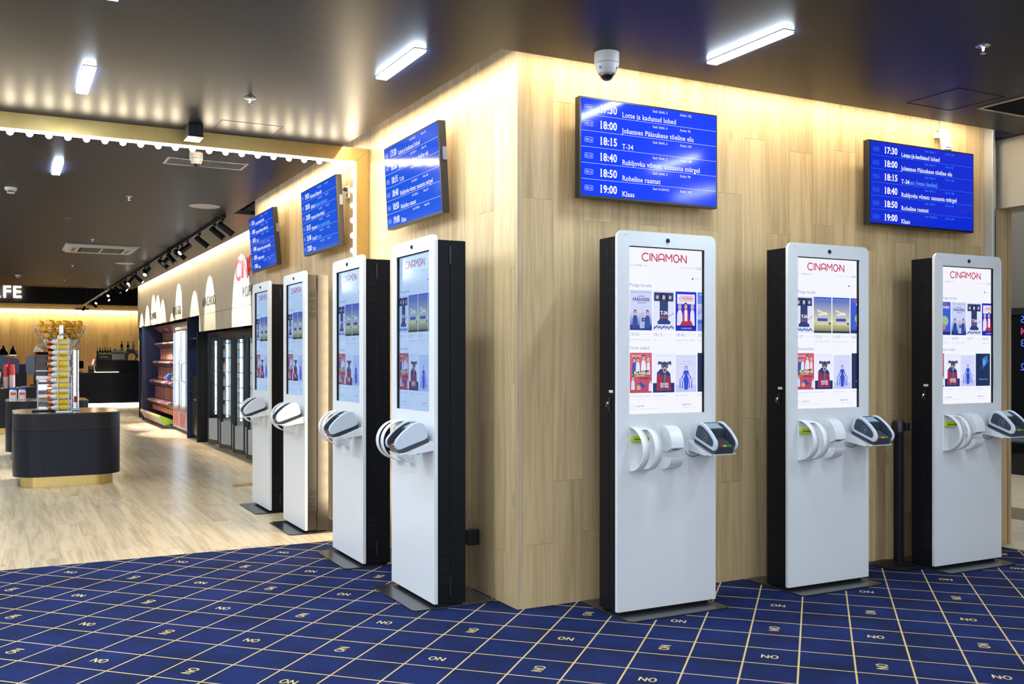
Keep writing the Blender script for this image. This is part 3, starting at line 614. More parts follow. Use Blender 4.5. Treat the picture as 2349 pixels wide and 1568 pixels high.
def make_kiosk(label, loc, rz, lay, mtl):
    k = thing('ticket_kiosk', label, 'kiosk', loc, rz, 'self service ticket kiosks')
    hw = .334; ZT = 2.082
    # front panel with a screen opening: outer rounded outline bridged to the opening
    pm = MB(); out = rrect(-hw, hw, .028, ZT, .042, 6, (0, 0, 1, 1)); y0, y1 = 0.0, .020
    xi, z0, z1 = .2565, 1.0875, 2.0005
    inn = [(-xi, z0), (xi, z0), (xi, z1), (-xi, z1)]
    n = len(out)   # outline: bl, br, tr arc (7), tl arc (7)
    def ring(y): return [(p[0], y, p[1]) for p in out] + [(p[0], y, p[1]) for p in inn]
    fs = [[0, 1, n + 1, n + 0], [1, 2, n + 2, n + 1], list(range(2, 9)) + [n + 2], [8, 9, n + 3, n + 2], list(range(9, 16)) + [n + 3], [15, 0, n, n + 3]]
    pm._add(ring(y0), fs); pm._add(ring(y1), [f[::-1] for f in fs])
    pm._add([(p[0], y0, p[1]) for p in out] + [(p[0], y1, p[1]) for p in out], [(i, n + i, n + (i + 1) % n, (i + 1) % n) for i in range(n)])
    pm._add([(p[0], y0, p[1]) for p in inn] + [(p[0], y1 + .004, p[1]) for p in inn], [(i, (i + 1) % 4, 4 + (i + 1) % 4, 4 + i) for i in range(4)])
    pm.build('front_panel', m_white, k, bevel=.0025, smooth=True)
    kiosk_display(k, lay, mtl)
    # inner black lip seen in the recess
    lp = MB().box(-.2565, -.2525, .006, .0205, z0, z1).box(.2525, .2565, .006, .0205, z0, z1).box(-.2525, .2525, .006, .0205, z1 - .004, z1); lp.build('screen_lip', m_slot, k)
    hb = .322
    MB().box(-hb, hb, .0215, .098, .026, 2.052).build('front_body', m_black, k, bevel=.003)
    MB().box(-hb, hb, .101, .196, .018, 2.052).build('rear_body', m_black, k, bevel=.004)
    MB().box(-hb + .004, hb - .004, .097, .102, .03, 2.045).build('door_seam', m_slot, k)
    # louvre slots, upper and lower, both sides
    v = MB(); rnd = random.Random(3)
    for sd in (-1, 1):
        for zb, zt in ((1.70, 1.935), (.13, .37)):
            for c in range(5):
                y = .040 + c * .0115; z = zb + (.018 if c % 2 else 0)
                ln = [.034, .05, .026, .06] if c % 2 else [.058, .022, .05, .034]
                for q in range(4):
                    if z + ln[q] > zt: break
                    xo = sd * hb; v.box(min(xo, xo + sd * .0012), max(xo, xo + sd * .0012), y, y + .004, z, z + ln[q]); z += ln[q] + .014
    stuff(v.build('vent_slot', m_slot, k))
    for zz in (1.92, .07): MB().cyl((hb + .003, .0995, zz), (hb + .003, .0995, zz + .10), .006, n=10).build('hinge', m_blackp, k)
    # lock with its escutcheon and key barrel on the left side, paper sticker above
    lk = MB().prism([(p[0] + .0, p[1]) for p in rrect(.076, .095, 1.105, 1.185, .009, 4)], 0, -hb - .006, -hb).build('lock_plate', m_blackp, k)
    MB().cyl((-hb - .018, .0855, 1.150), (-hb - .004, .0855, 1.150), .0075, n=12).box(-hb - .026, -hb - .016, .083, .088, 1.128, 1.156).build('lock_barrel', m_chrome, lk)
    MB().box(-hb - .0012, -hb, .060, .097, 1.205, 1.219).build('sticker', m_offwhite, k)
    # base plate
    MB().prism(rrect(-hw, hw, -.125, .378, .035, 6), 2, 0.0, .009).build('base_plate', m_plate, k, bevel=.0015)
    MB().box(-hb + .02, hb - .02, .03, .18, .009, .03).build('foot', m_slot, k)
    # camera and small mark
    cm = MB().cyl((0, .004, 2.040), (0, -.004, 2.040), .0125, n=20).build('camera_ring', m_blackp, k); MB().sphere((0, -.003, 2.040), .009, 12, 8).build('lens', m_lens, cm, smooth=True)
    mk_ = MB(); mk_.ink = (.2, .2, .2); mk_.text('T72', -.285, 2.055, .006, -.0006, .02); mk_.build('print', m_ink, k)
    # ticket holder: bent sheet with a long slot
    hs = MB(); prof = [(0.0, 1.020)] + [(-.128 * math.sin(R(t)), .902 + .118 * math.cos(R(t))) for t in range(8, 173, 6)] + [(0.0, .782)]
    xs = (-.257, -.215, -.178, -.132); np_ = len(prof)
    gr = [(x, p[0], p[1]) for p in prof for x in xs]
    fs = []
    for i in range(np_ - 1):
        for c in range(3):
            if c == 1 and 4 <= i <= np_ - 6: continue
            fs.append((i * 4 + c, i * 4 + c + 1, (i + 1) * 4 + c + 1, (i + 1) * 4 + c))
    ho = hs._add(gr, fs).build('ticket_holder', m_whitep, k, smooth=True); so = ho.modifiers.new('thick', 'SOLIDIFY'); so.thickness = .0045; so.offset = 0
    MB().box(-.254, -.135, -.006, .001, .785, 1.017).build('backing', m_whitep, ho)
    gs = MB().prism(rrect(-.252, -.138, .938, .972, .0165, 6), 1, -.024, .0).build('scanner_window', mat('green_acrylic', (.40, .52, .02), .12, em=(.4, .55, .02), es=.06), k, bevel=.004, smooth=True); gs['label'] = 'lime green translucent scanner window'
    MB().box(-.24, -.15, -.0246, -.024, .953, .957).build('scan_slit', m_slot, gs)
    # ticket printer: curved hood and curved catch tray
    h = MB().prism([(0, 1.021), (-.012, 1.021)] + [(-.012 - .081 * math.sin(R(t)), .905 + .116 * math.cos(R(t))) for t in range(10, 91, 8)] + [(-.045, .884), (0, .884)], 0, -.0415, .0415).build('printer_hood', m_whitep, k, bevel=.0015, smooth=True)
    MB().prism([(-.0675, .8925), (-.0745, .8955), (-.0745, .8945), (-.0675, .8915)], 0, -.018, .018).build('exit_slot', m_slot, h)
    t_ = MB()
    fr = [(-.090, .856), (-.087, .838), (-.075, .817), (-.055, .799), (-.030, .787), (0, .781)]
    t_.prism(fr + [(0, .784), (-.028, .790), (-.053, .802), (-.072, .819), (-.084, .839), (-.087, .856)], 0, -.0415, .0415)
    for sx in (-.0412, .0387): t_.prism([(0, .850)] + [(-.087, .856)] + fr[1:], 0, sx, sx + .0025)
    t_.build('catch_tray', m_whitep, k, smooth=True); MB().box(-.0415, .0415, -.002, .001, .782, .886).build('printer_back', m_whitep, k)
    # sloping shelf with the card terminal
    sh = MB(); sp = [(0, .932), (0, .879), (-.148, .861), (-.168, .868), (-.172, .878)]
    sh.prism([(0, .879), (0, .884), (-.15, .866), (-.168, .873), (-.190, .870), (-.192, .864), (-.165, .867), (-.15, .860)], 0, .142, .318)
    for sx in (.1412, .3153): sh.prism([(0, .932), (0, .879), (-.150, .860), (-.158, .866)], 0, sx, sx + .0035)
    sh.prism([(0, .932), (0, .928), (-.158, .868), (-.195, .866), (-.197, .871), (-.158, .874)], 0, .1455, .3145)
    sh.build('shelf', m_whitep, k, smooth=True); MB().box(.142, .318, -.0015, .001, .879, .960).build('shelf_plate', m_whitep, k)
    cb_ = MB().tube([(.155 + .055 * math.cos(R(a)), -.03, .880 + .034 * math.sin(R(a))) for a in range(180, 361, 20)], .0022).build('shelf_cable', mat('teal_cable', (.01, .16, .14), .5), k)
    # terminal, modelled level then tipped; local L axis runs towards the viewer (-Y)
    Mt = Matrix.Translation((.232, -.018, .938)) @ Matrix.Rotation(R(19), 4, 'X')
    side = [(0, .012), (.000, .098), (-.022, .118), (-.060, .122), (-.130, .104), (-.186, .074), (-.202, .052), (-.200, .024), (-.185, .012)]; side = round_poly(side, .03)
    tb = MB().prism([(0, -.012), (0, .014), (-.19, .014), (-.19, -.006), (-.175, -.012)], 0, -.062, .062).xf(Mt).build('card_terminal', m_slate, k, bevel=.002)
    sd = MB()
    for sx in (-.078, .062): sd.prism(side, 0, sx, sx + .016)
    sd.prism([(0, .012), (0, .098), (-.010, .108), (-.012, .012)], 0, -.062, .062); sd.xf(Mt).build('terminal_shell', mat('terminal_white', (.62, .68, .76), .28), tb, bevel=.004, smooth=True)
    il = MB()
    for sx in (-.0625, .0595): il.prism(round_poly([(-.02, .02), (-.02, .108), (-.058, .113), (-.128, .096), (-.183, .067), (-.194, .05), (-.19, .022)], .03), 0, sx, sx + .003)
    il.prism([(-.010, .014), (-.010, .106), (-.090, .098), (-.098, .046), (-.19, .032), (-.19, .014)], 0, -.0595, .0595); il.xf(Mt).build('terminal_face', m_slate, tb)
    MB().poly([(-.048, -.022, .1062), (-.048, -.080, .1003), (.048, -.080, .1003), (.048, -.022, .1062)]).xf(Mt).build('terminal_screen', mat('lcd', (.10, .16, .20), .12, em=(.35, .55, .68), es=.45), tb)
    pn = MB().prism(round_poly([(-.018, .030), (-.022, .100), (-.062, .106), (-.120, .090), (-.172, .064), (-.176, .030)], .02), 0, -.0792, -.078).xf(Mt).build('contactless_panel', m_slate, tb)
    ic = MB(); 
    for rr_ in (.006, .010, .014): ic.stroke(arc(0, 0, rr_, rr_, -42, 42, 6), .0018, 0)
    ic.stroke(arc(.006, 0, .021, .021, 0, 360, 20), .0014, 0)
    ic.v = [(-.0797, -(.094 + p[0]), .058 + p[2]) for p in ic.v]; ic.xf(Mt).build('contactless_mark', mat('mark_grey', (.45, .55, .65), .4), tb)
    le = MB()
    for q in range(4): le.box(-.0786, -.0780, -.108 - q * .011, -.104 - q * .011, .1000 - q * .0042, .1030 - q * .0042)
    le.xf(Mt).build('status_light', mat('led_blue', (.05, .08, .6), .3, em=(.1, .2, 1), es=1.0), tb)
    kp = [MB(), MB(), MB(), MB()]
    for rw in range(5):
        for cl in range(4):
            if rw == 4 and cl == 3: continue
            q = kp[0] if rw < 4 else kp[1 + min(cl, 2)]
            xx = -.044 + cl * .024 if rw < 4 else -.042 + cl * .031
            ly = -.104 - rw * .0175; zz = .0450 - rw * .0025
            q.box(xx, xx + (.018 if rw < 4 else .024), ly - .011, ly, zz, zz + .0045)
    for q, nm, c_ in zip(kp, ('keypad', 'cancel_key', 'clear_key', 'enter_key'), ((.10, .11, .13), (.55, .03, .03), (.80, .60, .02), (.04, .40, .16))):
        ob = q.xf(Mt).build(nm, mat('key_' + nm, c_, .4), tb)
        if nm != 'keypad': ob['label'] = {'cancel_key': 'red key', 'clear_key': 'yellow key', 'enter_key': 'green key'}[nm]
        else: stuff(ob)
    return k
YR, XL_ = -.400, -.408
k1 = make_kiosk('largest white ticket kiosk, just right of the wood wall corner', (.727, YR, 0), 0, 'A', m_screen)
k2 = make_kiosk('white ticket kiosk in the middle of the three on the right wall', (1.940, YR, 0), 0, 'B', m_screen)
k3 = make_kiosk('white ticket kiosk at the right end of the wall, beside the black stanchion', (3.212, YR, 0), 0, 'C', m_screen)
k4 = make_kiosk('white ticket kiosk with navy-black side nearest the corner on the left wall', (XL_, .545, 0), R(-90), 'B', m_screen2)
k5 = dup(k4, (XL_, 1.746, 0), None, 'white ticket kiosk in front of the portal light strip, at the carpet edge')
k6 = dup(k4, (XL_, 3.135, 0), None, 'white ticket kiosk whose side mirrors the portal bulbs, standing on the wood floor')
k7 = dup(k4, (XL_, 4.285, 0), None, 'farthest and smallest white ticket kiosk, under the last departure-style board')
m_bronze = mat('polished_steel_side', (.075, .070, .062), .30, .8)
for c in k6.children:
    if c.name.split('.')[0] in ('front_body', 'rear_body'):
        c.data = c.data.copy(); c.data.materials[0] = m_bronze; c['label'] = 'brushed metal side panel'

# ================================================================== SCHEDULE BOARDS
BLUE_W = (.95, .97, 1.0)
ROWS = [('17:30', 'Lotte ja kadunud lohed', 'SAAL 3', '102', 'PERE'), ('18:00', 'Johannes Pääsukese tõeline elu', 'SAAL 4', '96', 'MS-12'), ('18:15', 'T-34', 'SAAL 6', '105', 'MS-12'),
        ('18:40', 'Rubljovka võmm: uusaasta mürgel', 'SAAL 2', '188', 'K-12'), ('18:50', 'Roheline raamat', 'SAAL 5', '98', 'MS-12'), ('19:00', 'Klaas', 'KOSMOS', '242', 'MS-12')]
ROWS2 = [('19:30', 'Bohemian Rhapsody', 'SAAL 3', '102', 'MS-12'), ('20:30', 'Sobibor', 'SAAL 4', '96', 'MS-12'), ('21:00', 'Aquaman (vene keeles)', 'SAAL 6', '105', 'MS-12'),
         ('21:15', 'Aquaman', 'SAAL 2', '188', 'K-12'), ('21:40', 'Creed II', 'SAAL 5', '98', 'MS-12'), ('22:00', 'T-34', 'KOSMOS', '242', 'MS-12')]
SXT = .618 * .975 * .955 / (text_geo('Rubljovka võmm: uusaasta mürgel', .012, True)[2] * .093 * .31 / CAPS[0])   # longest title fills .62 of the board
def make_board(label, loc, rz, tilt, W, blue, rows, lang=('Saal:', 'Kohti:'), small=BLUE_W, ghost=()):
    t = thing('schedule_board', label, 'screen', loc, rz, 'blue film schedule boards'); t.rotation_euler = (tilt, 0, rz)
    H = .566; b = .010
    fr = MB().box(-W / 2, W / 2, .0, .05, -H / 2, H / 2); fr.build('frame', m_blackp, t, bevel=.002)
    MB().box(-W * .3, W * .3, .05, .075, -H * .3, H * .3).build('bracket', m_blackp, t)
    MB().box(W / 2, W / 2 + .012, .02, .045, .04, .12).build('port_cover', m_grey, t)
    d = MB(); d.ink = blue; d.r2(-W / 2 + b, W / 2 - b, -H / 2 + b + .004, H / 2 - b, -.001); d = d.build('display', m_board, t)
    x0 = -W / 2 + b; w_ = W - 2 * b; z1 = H / 2 - b; rh = (H - 2 * b - .004) / 6
    X = lambda u: x0 + u * w_
    c = MB()
    for i, (tm, ti, sa, ko, ag) in enumerate(rows):
        zt = z1 - i * rh; Z_ = lambda v: zt - v * rh
        c.ink = small
        if i < 5: c.r2(X(0), X(1), Z_(1) - .0008, Z_(1) + .0008, -.002)
        c.stroke(rrect(X(.024), X(.080), Z_(.70), Z_(.40), .006, 3) + [rrect(X(.024), X(.080), Z_(.70), Z_(.40), .006, 3)[0]], .0015, -.002)
        c.text(ag, X(.031), Z_(.63), rh * .15, -.002, .0, width=w_ * .042)
        c.ink = small; c.text(lang[0] + ' ' + sa, X(.51), Z_(.30), rh * .15, -.002, .005 if sa != 'KOSMOS' else 0.0, width=w_ * (.125 if sa == 'KOSMOS' else .11), slab=sa != 'KOSMOS'); c.text(lang[1] + ' ' + ko, X(.717), Z_(.30), rh * .15, -.002, .005, width=w_ * (.088 if len(ko) > 2 else .08), slab=True)
        c.ink = BLUE_W; c.text(tm, X(.124), Z_(.78), rh * .46, -.0026, .03, width=w_ * .125, slab=True); c.text(ti, X(.286), Z_(.89), rh * .31, -.0026, .012, sx=SXT, slab=True)
    for (i, s_, u, cc) in ghost: c.ink = cc; c.text(s_, X(u), z1 - (i + .89) * rh, rh * .31, -.0022, .02, sx=SXT, slab=True)
    c.build('schedule_text', m_board, d)
    return t
B1 = (.0, .045, 1.05); B2 = (0, .020, .66); B3 = (0, .090, .80); LB = (.05, .25, .9)
make_board('large blue film schedule above the nearest right-wall kiosk, with white glare', (.820, -.115, 2.578), 0, 0, .975, B1, ROWS)
make_board('darker blue schedule board at far right under the white motion detector', (3.115, -.115, 2.568), 0, 0, 1.045, B2, ROWS, ('Зал:', 'Мест:'), LB, ((2, 'aman (vene keeles)', .33, (.12, .32, .9)), (0, 'kapu lahendus', .31, (.12, .32, .85)), (1, 'ain', .33, (.12, .32, .85))))
TL = R(3.0)
make_board('blue schedule board with a broad white glare, nearest the corner on the left wall', (-.150, 1.205, 2.567), R(-90), TL, .955, B3, ROWS)
make_board('blue schedule board beside the wall socket and portal light strip', (-.150, 3.30, 2.577), R(-90), TL, 1.02, (0, .080, .72), ROWS2, small=(.45, .62, .95), ghost=((1, 'Pääsukese tõeline elu', .40, (.12, .36, .9)), (3, 'võmm: uusaasta mürgel', .42, (.12, .36, .9)), (4, 'raamat', .44, (.12, .36, .9))))
make_board('farthest blue schedule board, hanging at the end of the left wood wall', (-.155, 5.31, 2.587), R(-90), R(4.5), 1.04, (0, .060, .66), ROWS, small=(.35, .55, .95))
# ================================================================== CEILING FITTINGS
def lamp_mesh(root):
    MB().box(-.036, .036, -.30, .30, -.004, .012).build('housing', m_grey, root, bevel=.001)
    MB().box(-.031, .031, -.294, .294, -.014, -.004).build('diffuser', m_lamp, root)
L0 = thing('ceiling_lamp', 'slim white ceiling lamp above the middle kiosks, right of the dome camera', 'lamp', (.905, -.852, ZC), 0, 'slim linear ceiling lamps'); lamp_mesh(L0)
for (x, y), lab in (((-.592, .262), 'slim white ceiling lamp left of the wood wall corner'), ((-2.097, 1.392), 'slim white ceiling lamp at the far left, in front of the portal'), ((-2.106, 4.38), 'small slim ceiling lamp beyond the portal light strip')): dup(L0, (x, y, ZC), None, lab)
for x, y in ((-2.1, -.36), (-3.4, .9), (-3.4, 2.1), (-2.1, -1.6), (-.6, -2.72), (.9, -3.85), (2.4, -1.98), (2.4, -4.98), (-3.6, -.5), (-3.6, -3.5), (-2.1, -4.6), (-.6, -5.7), (3.5, -3.1), (-3.6, 2.5 - .9), (-5.1, -2.4), (-5.1, .6), (-3.6, 5.5), (-3.6, 8.5), (-4.4, 11.5), (-4.4, 15.0), (-5.1, 3.6), (-5.1, -5.4), (-6.4, -1.3), (-6.4, -4.3), (-6.4, 1.7), (-3.6, 7.0), (-3.6, 10.0), (-3.6, 11.5), (-3.6, 13.5), (-5.1, 5.1), (-5.1, 6.6), (-5.1, 8.2), (-5.1, 10.6), (-5.1, 13.2), (-5.1, 17.0), (-3.6, 16.0)):  # unseen lamps: the grid carried on, others added to brighten kiosks and lobby
    dup(L0, (x, y, ZC), None, 'unseen slim ceiling lamp, one of the continued grid and added fill lamps')
# sprinklers
def sprinkler(label, x, y, z=ZC):
    t = thing('sprinkler', label, 'sprinkler', (x, y, z), 0, 'ceiling sprinklers')
    MB().lathe([(.0001, -.004), (.026, -.006), (.036, -.002), (.036, .0)], (0, 0, 0), 20).build('escutcheon', m_chrome, t, smooth=True)
    MB().lathe([(.0001, -.034), (.006, -.030), (.008, -.014), (.011, -.004), (.011, 0)], (0, 0, 0), 12).build('body', m_chrome, t, smooth=True)
    MB().cyl((0, 0, -.030), (0, 0, -.014), .003, n=8).build('glass_bulb', mat('red_bulb', (.5, .05, .02), .1), t)
    fr = MB()
    for s_ in (-1, 1): fr.tube([(s_ * .008, 0, -.010), (s_ * .013, 0, -.022), (s_ * .004, 0, -.038)], .0016, 6)
    fr.build('frame_arm', m_chrome, t); MB().lathe([(.0001, -.041), (.015, -.041), (.015, -.039), (.0001, -.039)], (0, 0, 0), 12).build('deflector', m_chrome, t)
for a in (('chrome ceiling sprinkler at upper right, above the right-hand wall', 1.973, -1.427), ('chrome ceiling sprinkler between the left lamp and the corner, before the portal', -1.158, 1.368),
          ('ceiling sprinkler in the lobby left of the round white speaker', -1.393, 5.689), ('ceiling sprinkler just in front of the air conditioning cassette', -1.421, 9.72),
          ('small ceiling sprinkler behind the air conditioning cassette', -1.415, 14.025), ('farthest ceiling sprinkler above the end of the lobby', -1.35, 17.6)): sprinkler(*a)
t = thing('ceiling_plug', 'tiny dark capped fitting flush in the lobby ceiling', 'fitting', (-1.836, 7.661, ZC)); MB().lathe([(.0001, -.008), (.03, -.006), (.034, 0)], (0, 0, 0), 16).build('cap', m_grey, t, smooth=True)
# dome cameras
def dome_camera(label, x, y, sc=1.0):
    t = thing('dome_camera', label, 'camera', (x, y, ZC))
    MB().lathe([(.0601 * sc, -.060 * sc), (.066 * sc, -.056 * sc), (.0665 * sc, 0)][::1], (0, 0, 0), 32).build('base', m_offwhite, t, smooth=True)
    rp = [(.0436, -.112), (.047, -.110), (.0585, -.085), (.0640, -.066), (.0650, -.0605)]
    rg = MB().lathe([(r * sc, z * sc) for r, z in rp], (0, 0, 0), 32).build('trim_ring', m_offwhite, t, smooth=True)
    MB().lathe([(.0001, -.150 * sc)] + [(.043 * sc * math.sin(R(a)), (-.108 - .042 * math.cos(R(a))) * sc) for a in range(15, 91, 15)], (0, 0, 0), 28).build('dome', m_dome, t, smooth=True)
    MB().sphere((0, 0, -.110 * sc), .036 * sc, 20, 12).build('lens_ball', m_lens, t, smooth=True)
    sl = MB()
    for a in (-160, -60, 20, 110):
        M = Matrix.Rotation(R(a), 4, 'Z'); q = MB().box(.0545 * sc, .0605 * sc, -.003 * sc, .003 * sc, -.092 * sc, -.080 * sc); q.xf(M); sl._add(q.v, q.f)
    sl.build('screw_recess', m_grey, t)
dome_camera('white dome security camera hanging from the ceiling above the large board', .314, -.419)
dome_camera('dome camera behind the portal light strip, above the slotted vent', -1.165, 3.22, .78)
# smoke detectors
def smoke(label, x, y):
    t = thing('smoke_detector', label, 'detector', (x, y, ZC), 0, 'ceiling smoke detectors')
    MB().lathe([(.045, -.030), (.052, -.024), (.055, 0)], (0, 0, 0), 24).build('base', m_offwhite, t, smooth=True)
    MB().lathe([(.0001, -.058), (.030, -.056), (.034, -.050), (.034, -.046)], (0, 0, 0), 20).build('cap', m_offwhite, t, smooth=True)
    MB().lathe([(.026, -.047), (.026, -.029)], (0, 0, 0), 16).build('sensor', m_slot, t)
    rb = MB()
    for i in range(10): a = R(36 * i); rb.box(.031 * math.cos(a) - .002, .031 * math.cos(a) + .002, .031 * math.sin(a) - .002, .031 * math.sin(a) + .002, -.048, -.029)
    rb.build('rib', m_offwhite, t)
smoke('white smoke detector on the lobby ceiling at the left edge', -2.448, 5.671); smoke('white smoke detector farther back, above the glowing letters', -2.225, 16.718)
# slotted vents
def vent(label, x0, x1, y0, y1, mtl, n, axis):
    t = thing('ceiling_vent', label, 'vent', ((x0 + x1) / 2, (y0 + y1) / 2, ZC)); a, b = (x1 - x0) / 2, (y1 - y0) / 2; g = .022
    fr = MB().box(-a, a, -b, -b + g, -.008, 0).box(-a, a, b - g, b, -.008, 0).box(-a, -a + g, -b + g, b - g, -.008, 0).box(a - g, a, -b + g, b - g, -.008, 0); fr.build('frame', mtl, t, bevel=.002)
    MB().box(-a + g, a - g, -b + g, b - g, -.001, 0).build('backing', m_slot, t); s_ = None
    for i in range(n):
        if axis == 0:
            x = -a + g + (2 * a - 2 * g) * (i + .5) / n; q = (x, 0, 0); mm = MB().prism([(-.004, -.001), (.001, -.001), (.005, -.007), (.003, -.007)], 1, -b + g, b - g)
        else:
            y = -b + g + (2 * b - 2 * g) * (i + .5) / n; q = (0, y, 0); mm = MB().prism([(-.004, -.001), (.001, -.001), (.005, -.007), (.003, -.007)], 0, -a + g, a - g)
        if s_ is None: s_ = mm.build('slat', m_grey if axis == 0 else m_slot, t, q)
        else: c = s_.copy(); COL.objects.link(c); c.location = q
vent('long slotted steel vent in the ceiling just beyond the portal', -1.345, -.70, 3.46, 3.75, m_steel, 34, 0)
vent('black ceiling grille with bright frame at the upper right edge', 3.061, 3.62, -1.10, -.575, mat('vent_metal', (.42, .40, .34), .3, .7), 26, 1)
# round flush speakers
for lab, x, y in (('round white ceiling speaker near the end of the track', -.60, 6.01), ('smaller round white ceiling speaker behind the cassette', -.63, 13.25)):
    t = thing('ceiling_speaker', lab, 'speaker', (x, y, ZC), 0, 'round ceiling speakers')
    MB().lathe([(.135, -.006), (.155, -.004), (.16, 0)], (0, 0, 0), 36).build('rim', m_offwhite, t, smooth=True); MB().cyl((0, 0, -.0075), (0, 0, -.001), .136, n=36).build('grille', m_offwhite, t)
# air conditioning cassette
t = thing('ceiling_cassette', 'grey air conditioning cassette with slatted intake in the lobby ceiling', 'air conditioner', (-1.22, 10.9, ZC))
MB().prism([(-.5, 0), (.5, 0), (.44, -.035), (-.44, -.035)], 1, -.5, .5).build('panel', m_offwhite, t, bevel=.006)
q = None
for i in range(22):
    x = -.26 + .52 * i / 21; g = MB().box(-.005, .005, -.28, .28, -.041, -.035)
    if q is None: q = g.build('slat', m_grey, t, (x, 0, 0))
    else: c = q.copy(); COL.objects.link(c); c.location = (x, 0, 0)
MB().box(-.30, .30, -.31, .31, -.0385, -.035).build('intake', m_slot, t); MB().box(-.012, .012, -.31, .31, -.044, -.035).build('divider', m_offwhite, t)
for s_ in (-1, 1): MB().box(s_ * .37 - .025, s_ * .37 + .025, -.24, .24, -.040, -.035).build('flap', m_grey, t)

# ================================================================== TRACK SPOTS
tr_ = thing('lighting_track', 'long black lighting track along the snack wall ceiling', 'track', (-.285, 13.3, ZC))
MB().box(-.018, .018, -6.75, 6.79, -.034, 0).build('rail', m_black, tr_, bevel=.002)
MB().box(-.004, .004, -6.70, 6.75, -.0352, -.034).build('rail_slot', m_steel, tr_)
t2 = thing('lighting_track', 'suspended pale continuation of the track, hung on thin wires', 'track', (-.285, 24.0, 2.99)); MB().box(-.02, .02, -3.85, 4.0, -.034, 0).build('rail', m_offwhite, t2)
for y in (-3.1, -1.9, -.9, .7, 2.5): MB().cyl((0, y, 0), (0, y, 1.31), .004, n=5).build('wire', m_steel, t2)
heads = [(6.66, 72, 1), (7.13, 60, 1), (8.12, 62, 1), (9.03, 215, 0), (9.50, 230, 0), (9.85, 60, 1), (10.56, 85, 1), (10.75, 235, 0), (11.46, 62, 1), (12.99, 230, 0), (13.4, 100, 0), (14.69, 55, 0), (15.37, 225, 0), (16.37, 80, 0), (17.2, 60, 0), (18.2, 70, 0), (19.5, 110, 0)]
far_heads = [(20.9, 75, 0), (22.6, 230, 0), (24.6, 60, 0), (27.6, 225, 0)]
SPL = ['nearest black track spot, at the near end of the track', 'black track spot second from the near end of the track', 'black track spot aimed at the red sign, third on the track', 'black track spot facing back into the lobby with its lit face showing',
       'black track spot crossing behind the one with the lit face', 'black track spot aimed down to the wall between two crossing heads', 'black track spot of the crossing pair above the NACHOD sign', 'black track spot turned away in the crossing pair above NACHOD', 'black track spot left of the crossing pair, aimed to the wall',
       'small track spot with lit face above the left end of the fascia', 'small dark track spot beside the one with a lit face', 'small track spot near the warm cove end', 'small track spot with bright lit face, mid far track', 'small dark track spot behind the bright one', 'small track spot pointing down near the end of the ceiling', 'small track spot second to last before the ceiling ends', 'last track spot before the ceiling ends']
def spot_head(label, y, az, z0):
    """az: heading of the beam in plan (0 = +X, towards the snack wall is 0, measured from +X), tipped down"""
    t = thing('track_spot', label, 'spotlight', (-.285, y, z0 - .034), 0, 'black track spotlights')
    MB().box(-.014, .014, -.035, .035, -.022, 0).cyl((0, 0, -.022), (0, 0, -.075), .008, n=10).build('stem', m_black, t)
    return t
def add_head(label, y, heading, z0=ZC, wall=False, lit=False):
    t = spot_head(label, y, 0, z0)
    d = Vector((math.cos(R(heading)) * .80, math.sin(R(heading)) * .80, -.62)).normalized()
    a = Vector((0, 0, -.085)) - d * .055; b = a + d * .205
    MB().cyl(a, b, .034, n=20).build('barrel', m_black, t, smooth=True, bevel=.002)
    MB().cyl(b - d * .004, b + d * .0012, .029, n=18).build('lit_face', mat('spot_face', (.9, .9, .9), .3, em=(.93, .96, 1), es=14.0) if lit else m_grey, t)
    return t, b, d
HD = [(-20, 0), (-35, 0), (-30, 0), (205, 1), (215, 0), (-30, 0), (-60, 0), (225, 0), (-35, 0), (235, 1), (-80, 0), (-20, 1), (230, 1), (-60, 0), (-30, 1), (-50, 0), (240, 1)]
for (y, _, _), lab, (hd, lit) in zip(heads, SPL, HD): add_head(lab, y, hd, ZC, lit=bool(lit))
for i, ((y, _, _), hd) in enumerate(zip(far_heads, (-40, 235, -20, 240))): add_head(['tiny lit spot at the near end of the suspended track', 'tiny spot with lit face on the suspended track', 'tiny dark spot third on the suspended track', 'brilliant small spot at the far end of the suspended track'][i], y, hd, 2.99, lit=i in (0, 1, 3))
# beams of the spots on the fascia: real spot lamps at the track, tops at the measured scallop peaks
for y, zp in ((18.8, 2.39), (17.84, 2.525), (16.88, 2.70), (16.24, 2.65), (15.57, 2.53), (13.6, 2.72), (11.99, 2.49), (10.66, 2.64), (8.45, 2.76)):
    l = bpy.data.lights.new('spot_beam', 'SPOT'); l.energy = SPOT * (2.2 if y < 9 else 1.0); l.color = (1.0, .97, .90); l.shadow_soft_size = .02; l.spot_blend = .12
    half = 34 if y < 9 else 27; l.spot_size = R(2 * half)
    o = bpy.data.objects.new('spot_beam', l); COL.objects.link(o); o.location = (-.24, y, 2.84)
    el = math.atan2(2.84 - zp, .55) + R(half); d = Vector((math.cos(el), 0, -math.sin(el))); o.rotation_euler = d.to_track_quat('-Z', 'Y').to_euler()
for y, hx, hz in ((9.03, -.8, -.6), (12.99, -.7, -.7), (15.37, -.7, -.7), (14.69, .30, -.9), (17.2, .30, -.9), (16.37, .28, -.9)):
    l = bpy.data.lights.new('spot_beam', 'SPOT'); l.energy = SPOT * 5.0; l.color = (1, .97, .92); l.shadow_soft_size = .03; l.spot_size = R(46); l.spot_blend = .4
    o = bpy.data.objects.new('spot_beam', l); COL.objects.link(o); o.location = (-.46 if hx < 0 else -.20, y - .08, 2.78); o.rotation_euler = Vector((hx, -.25, hz)).to_track_quat('-Z', 'Y').to_euler()

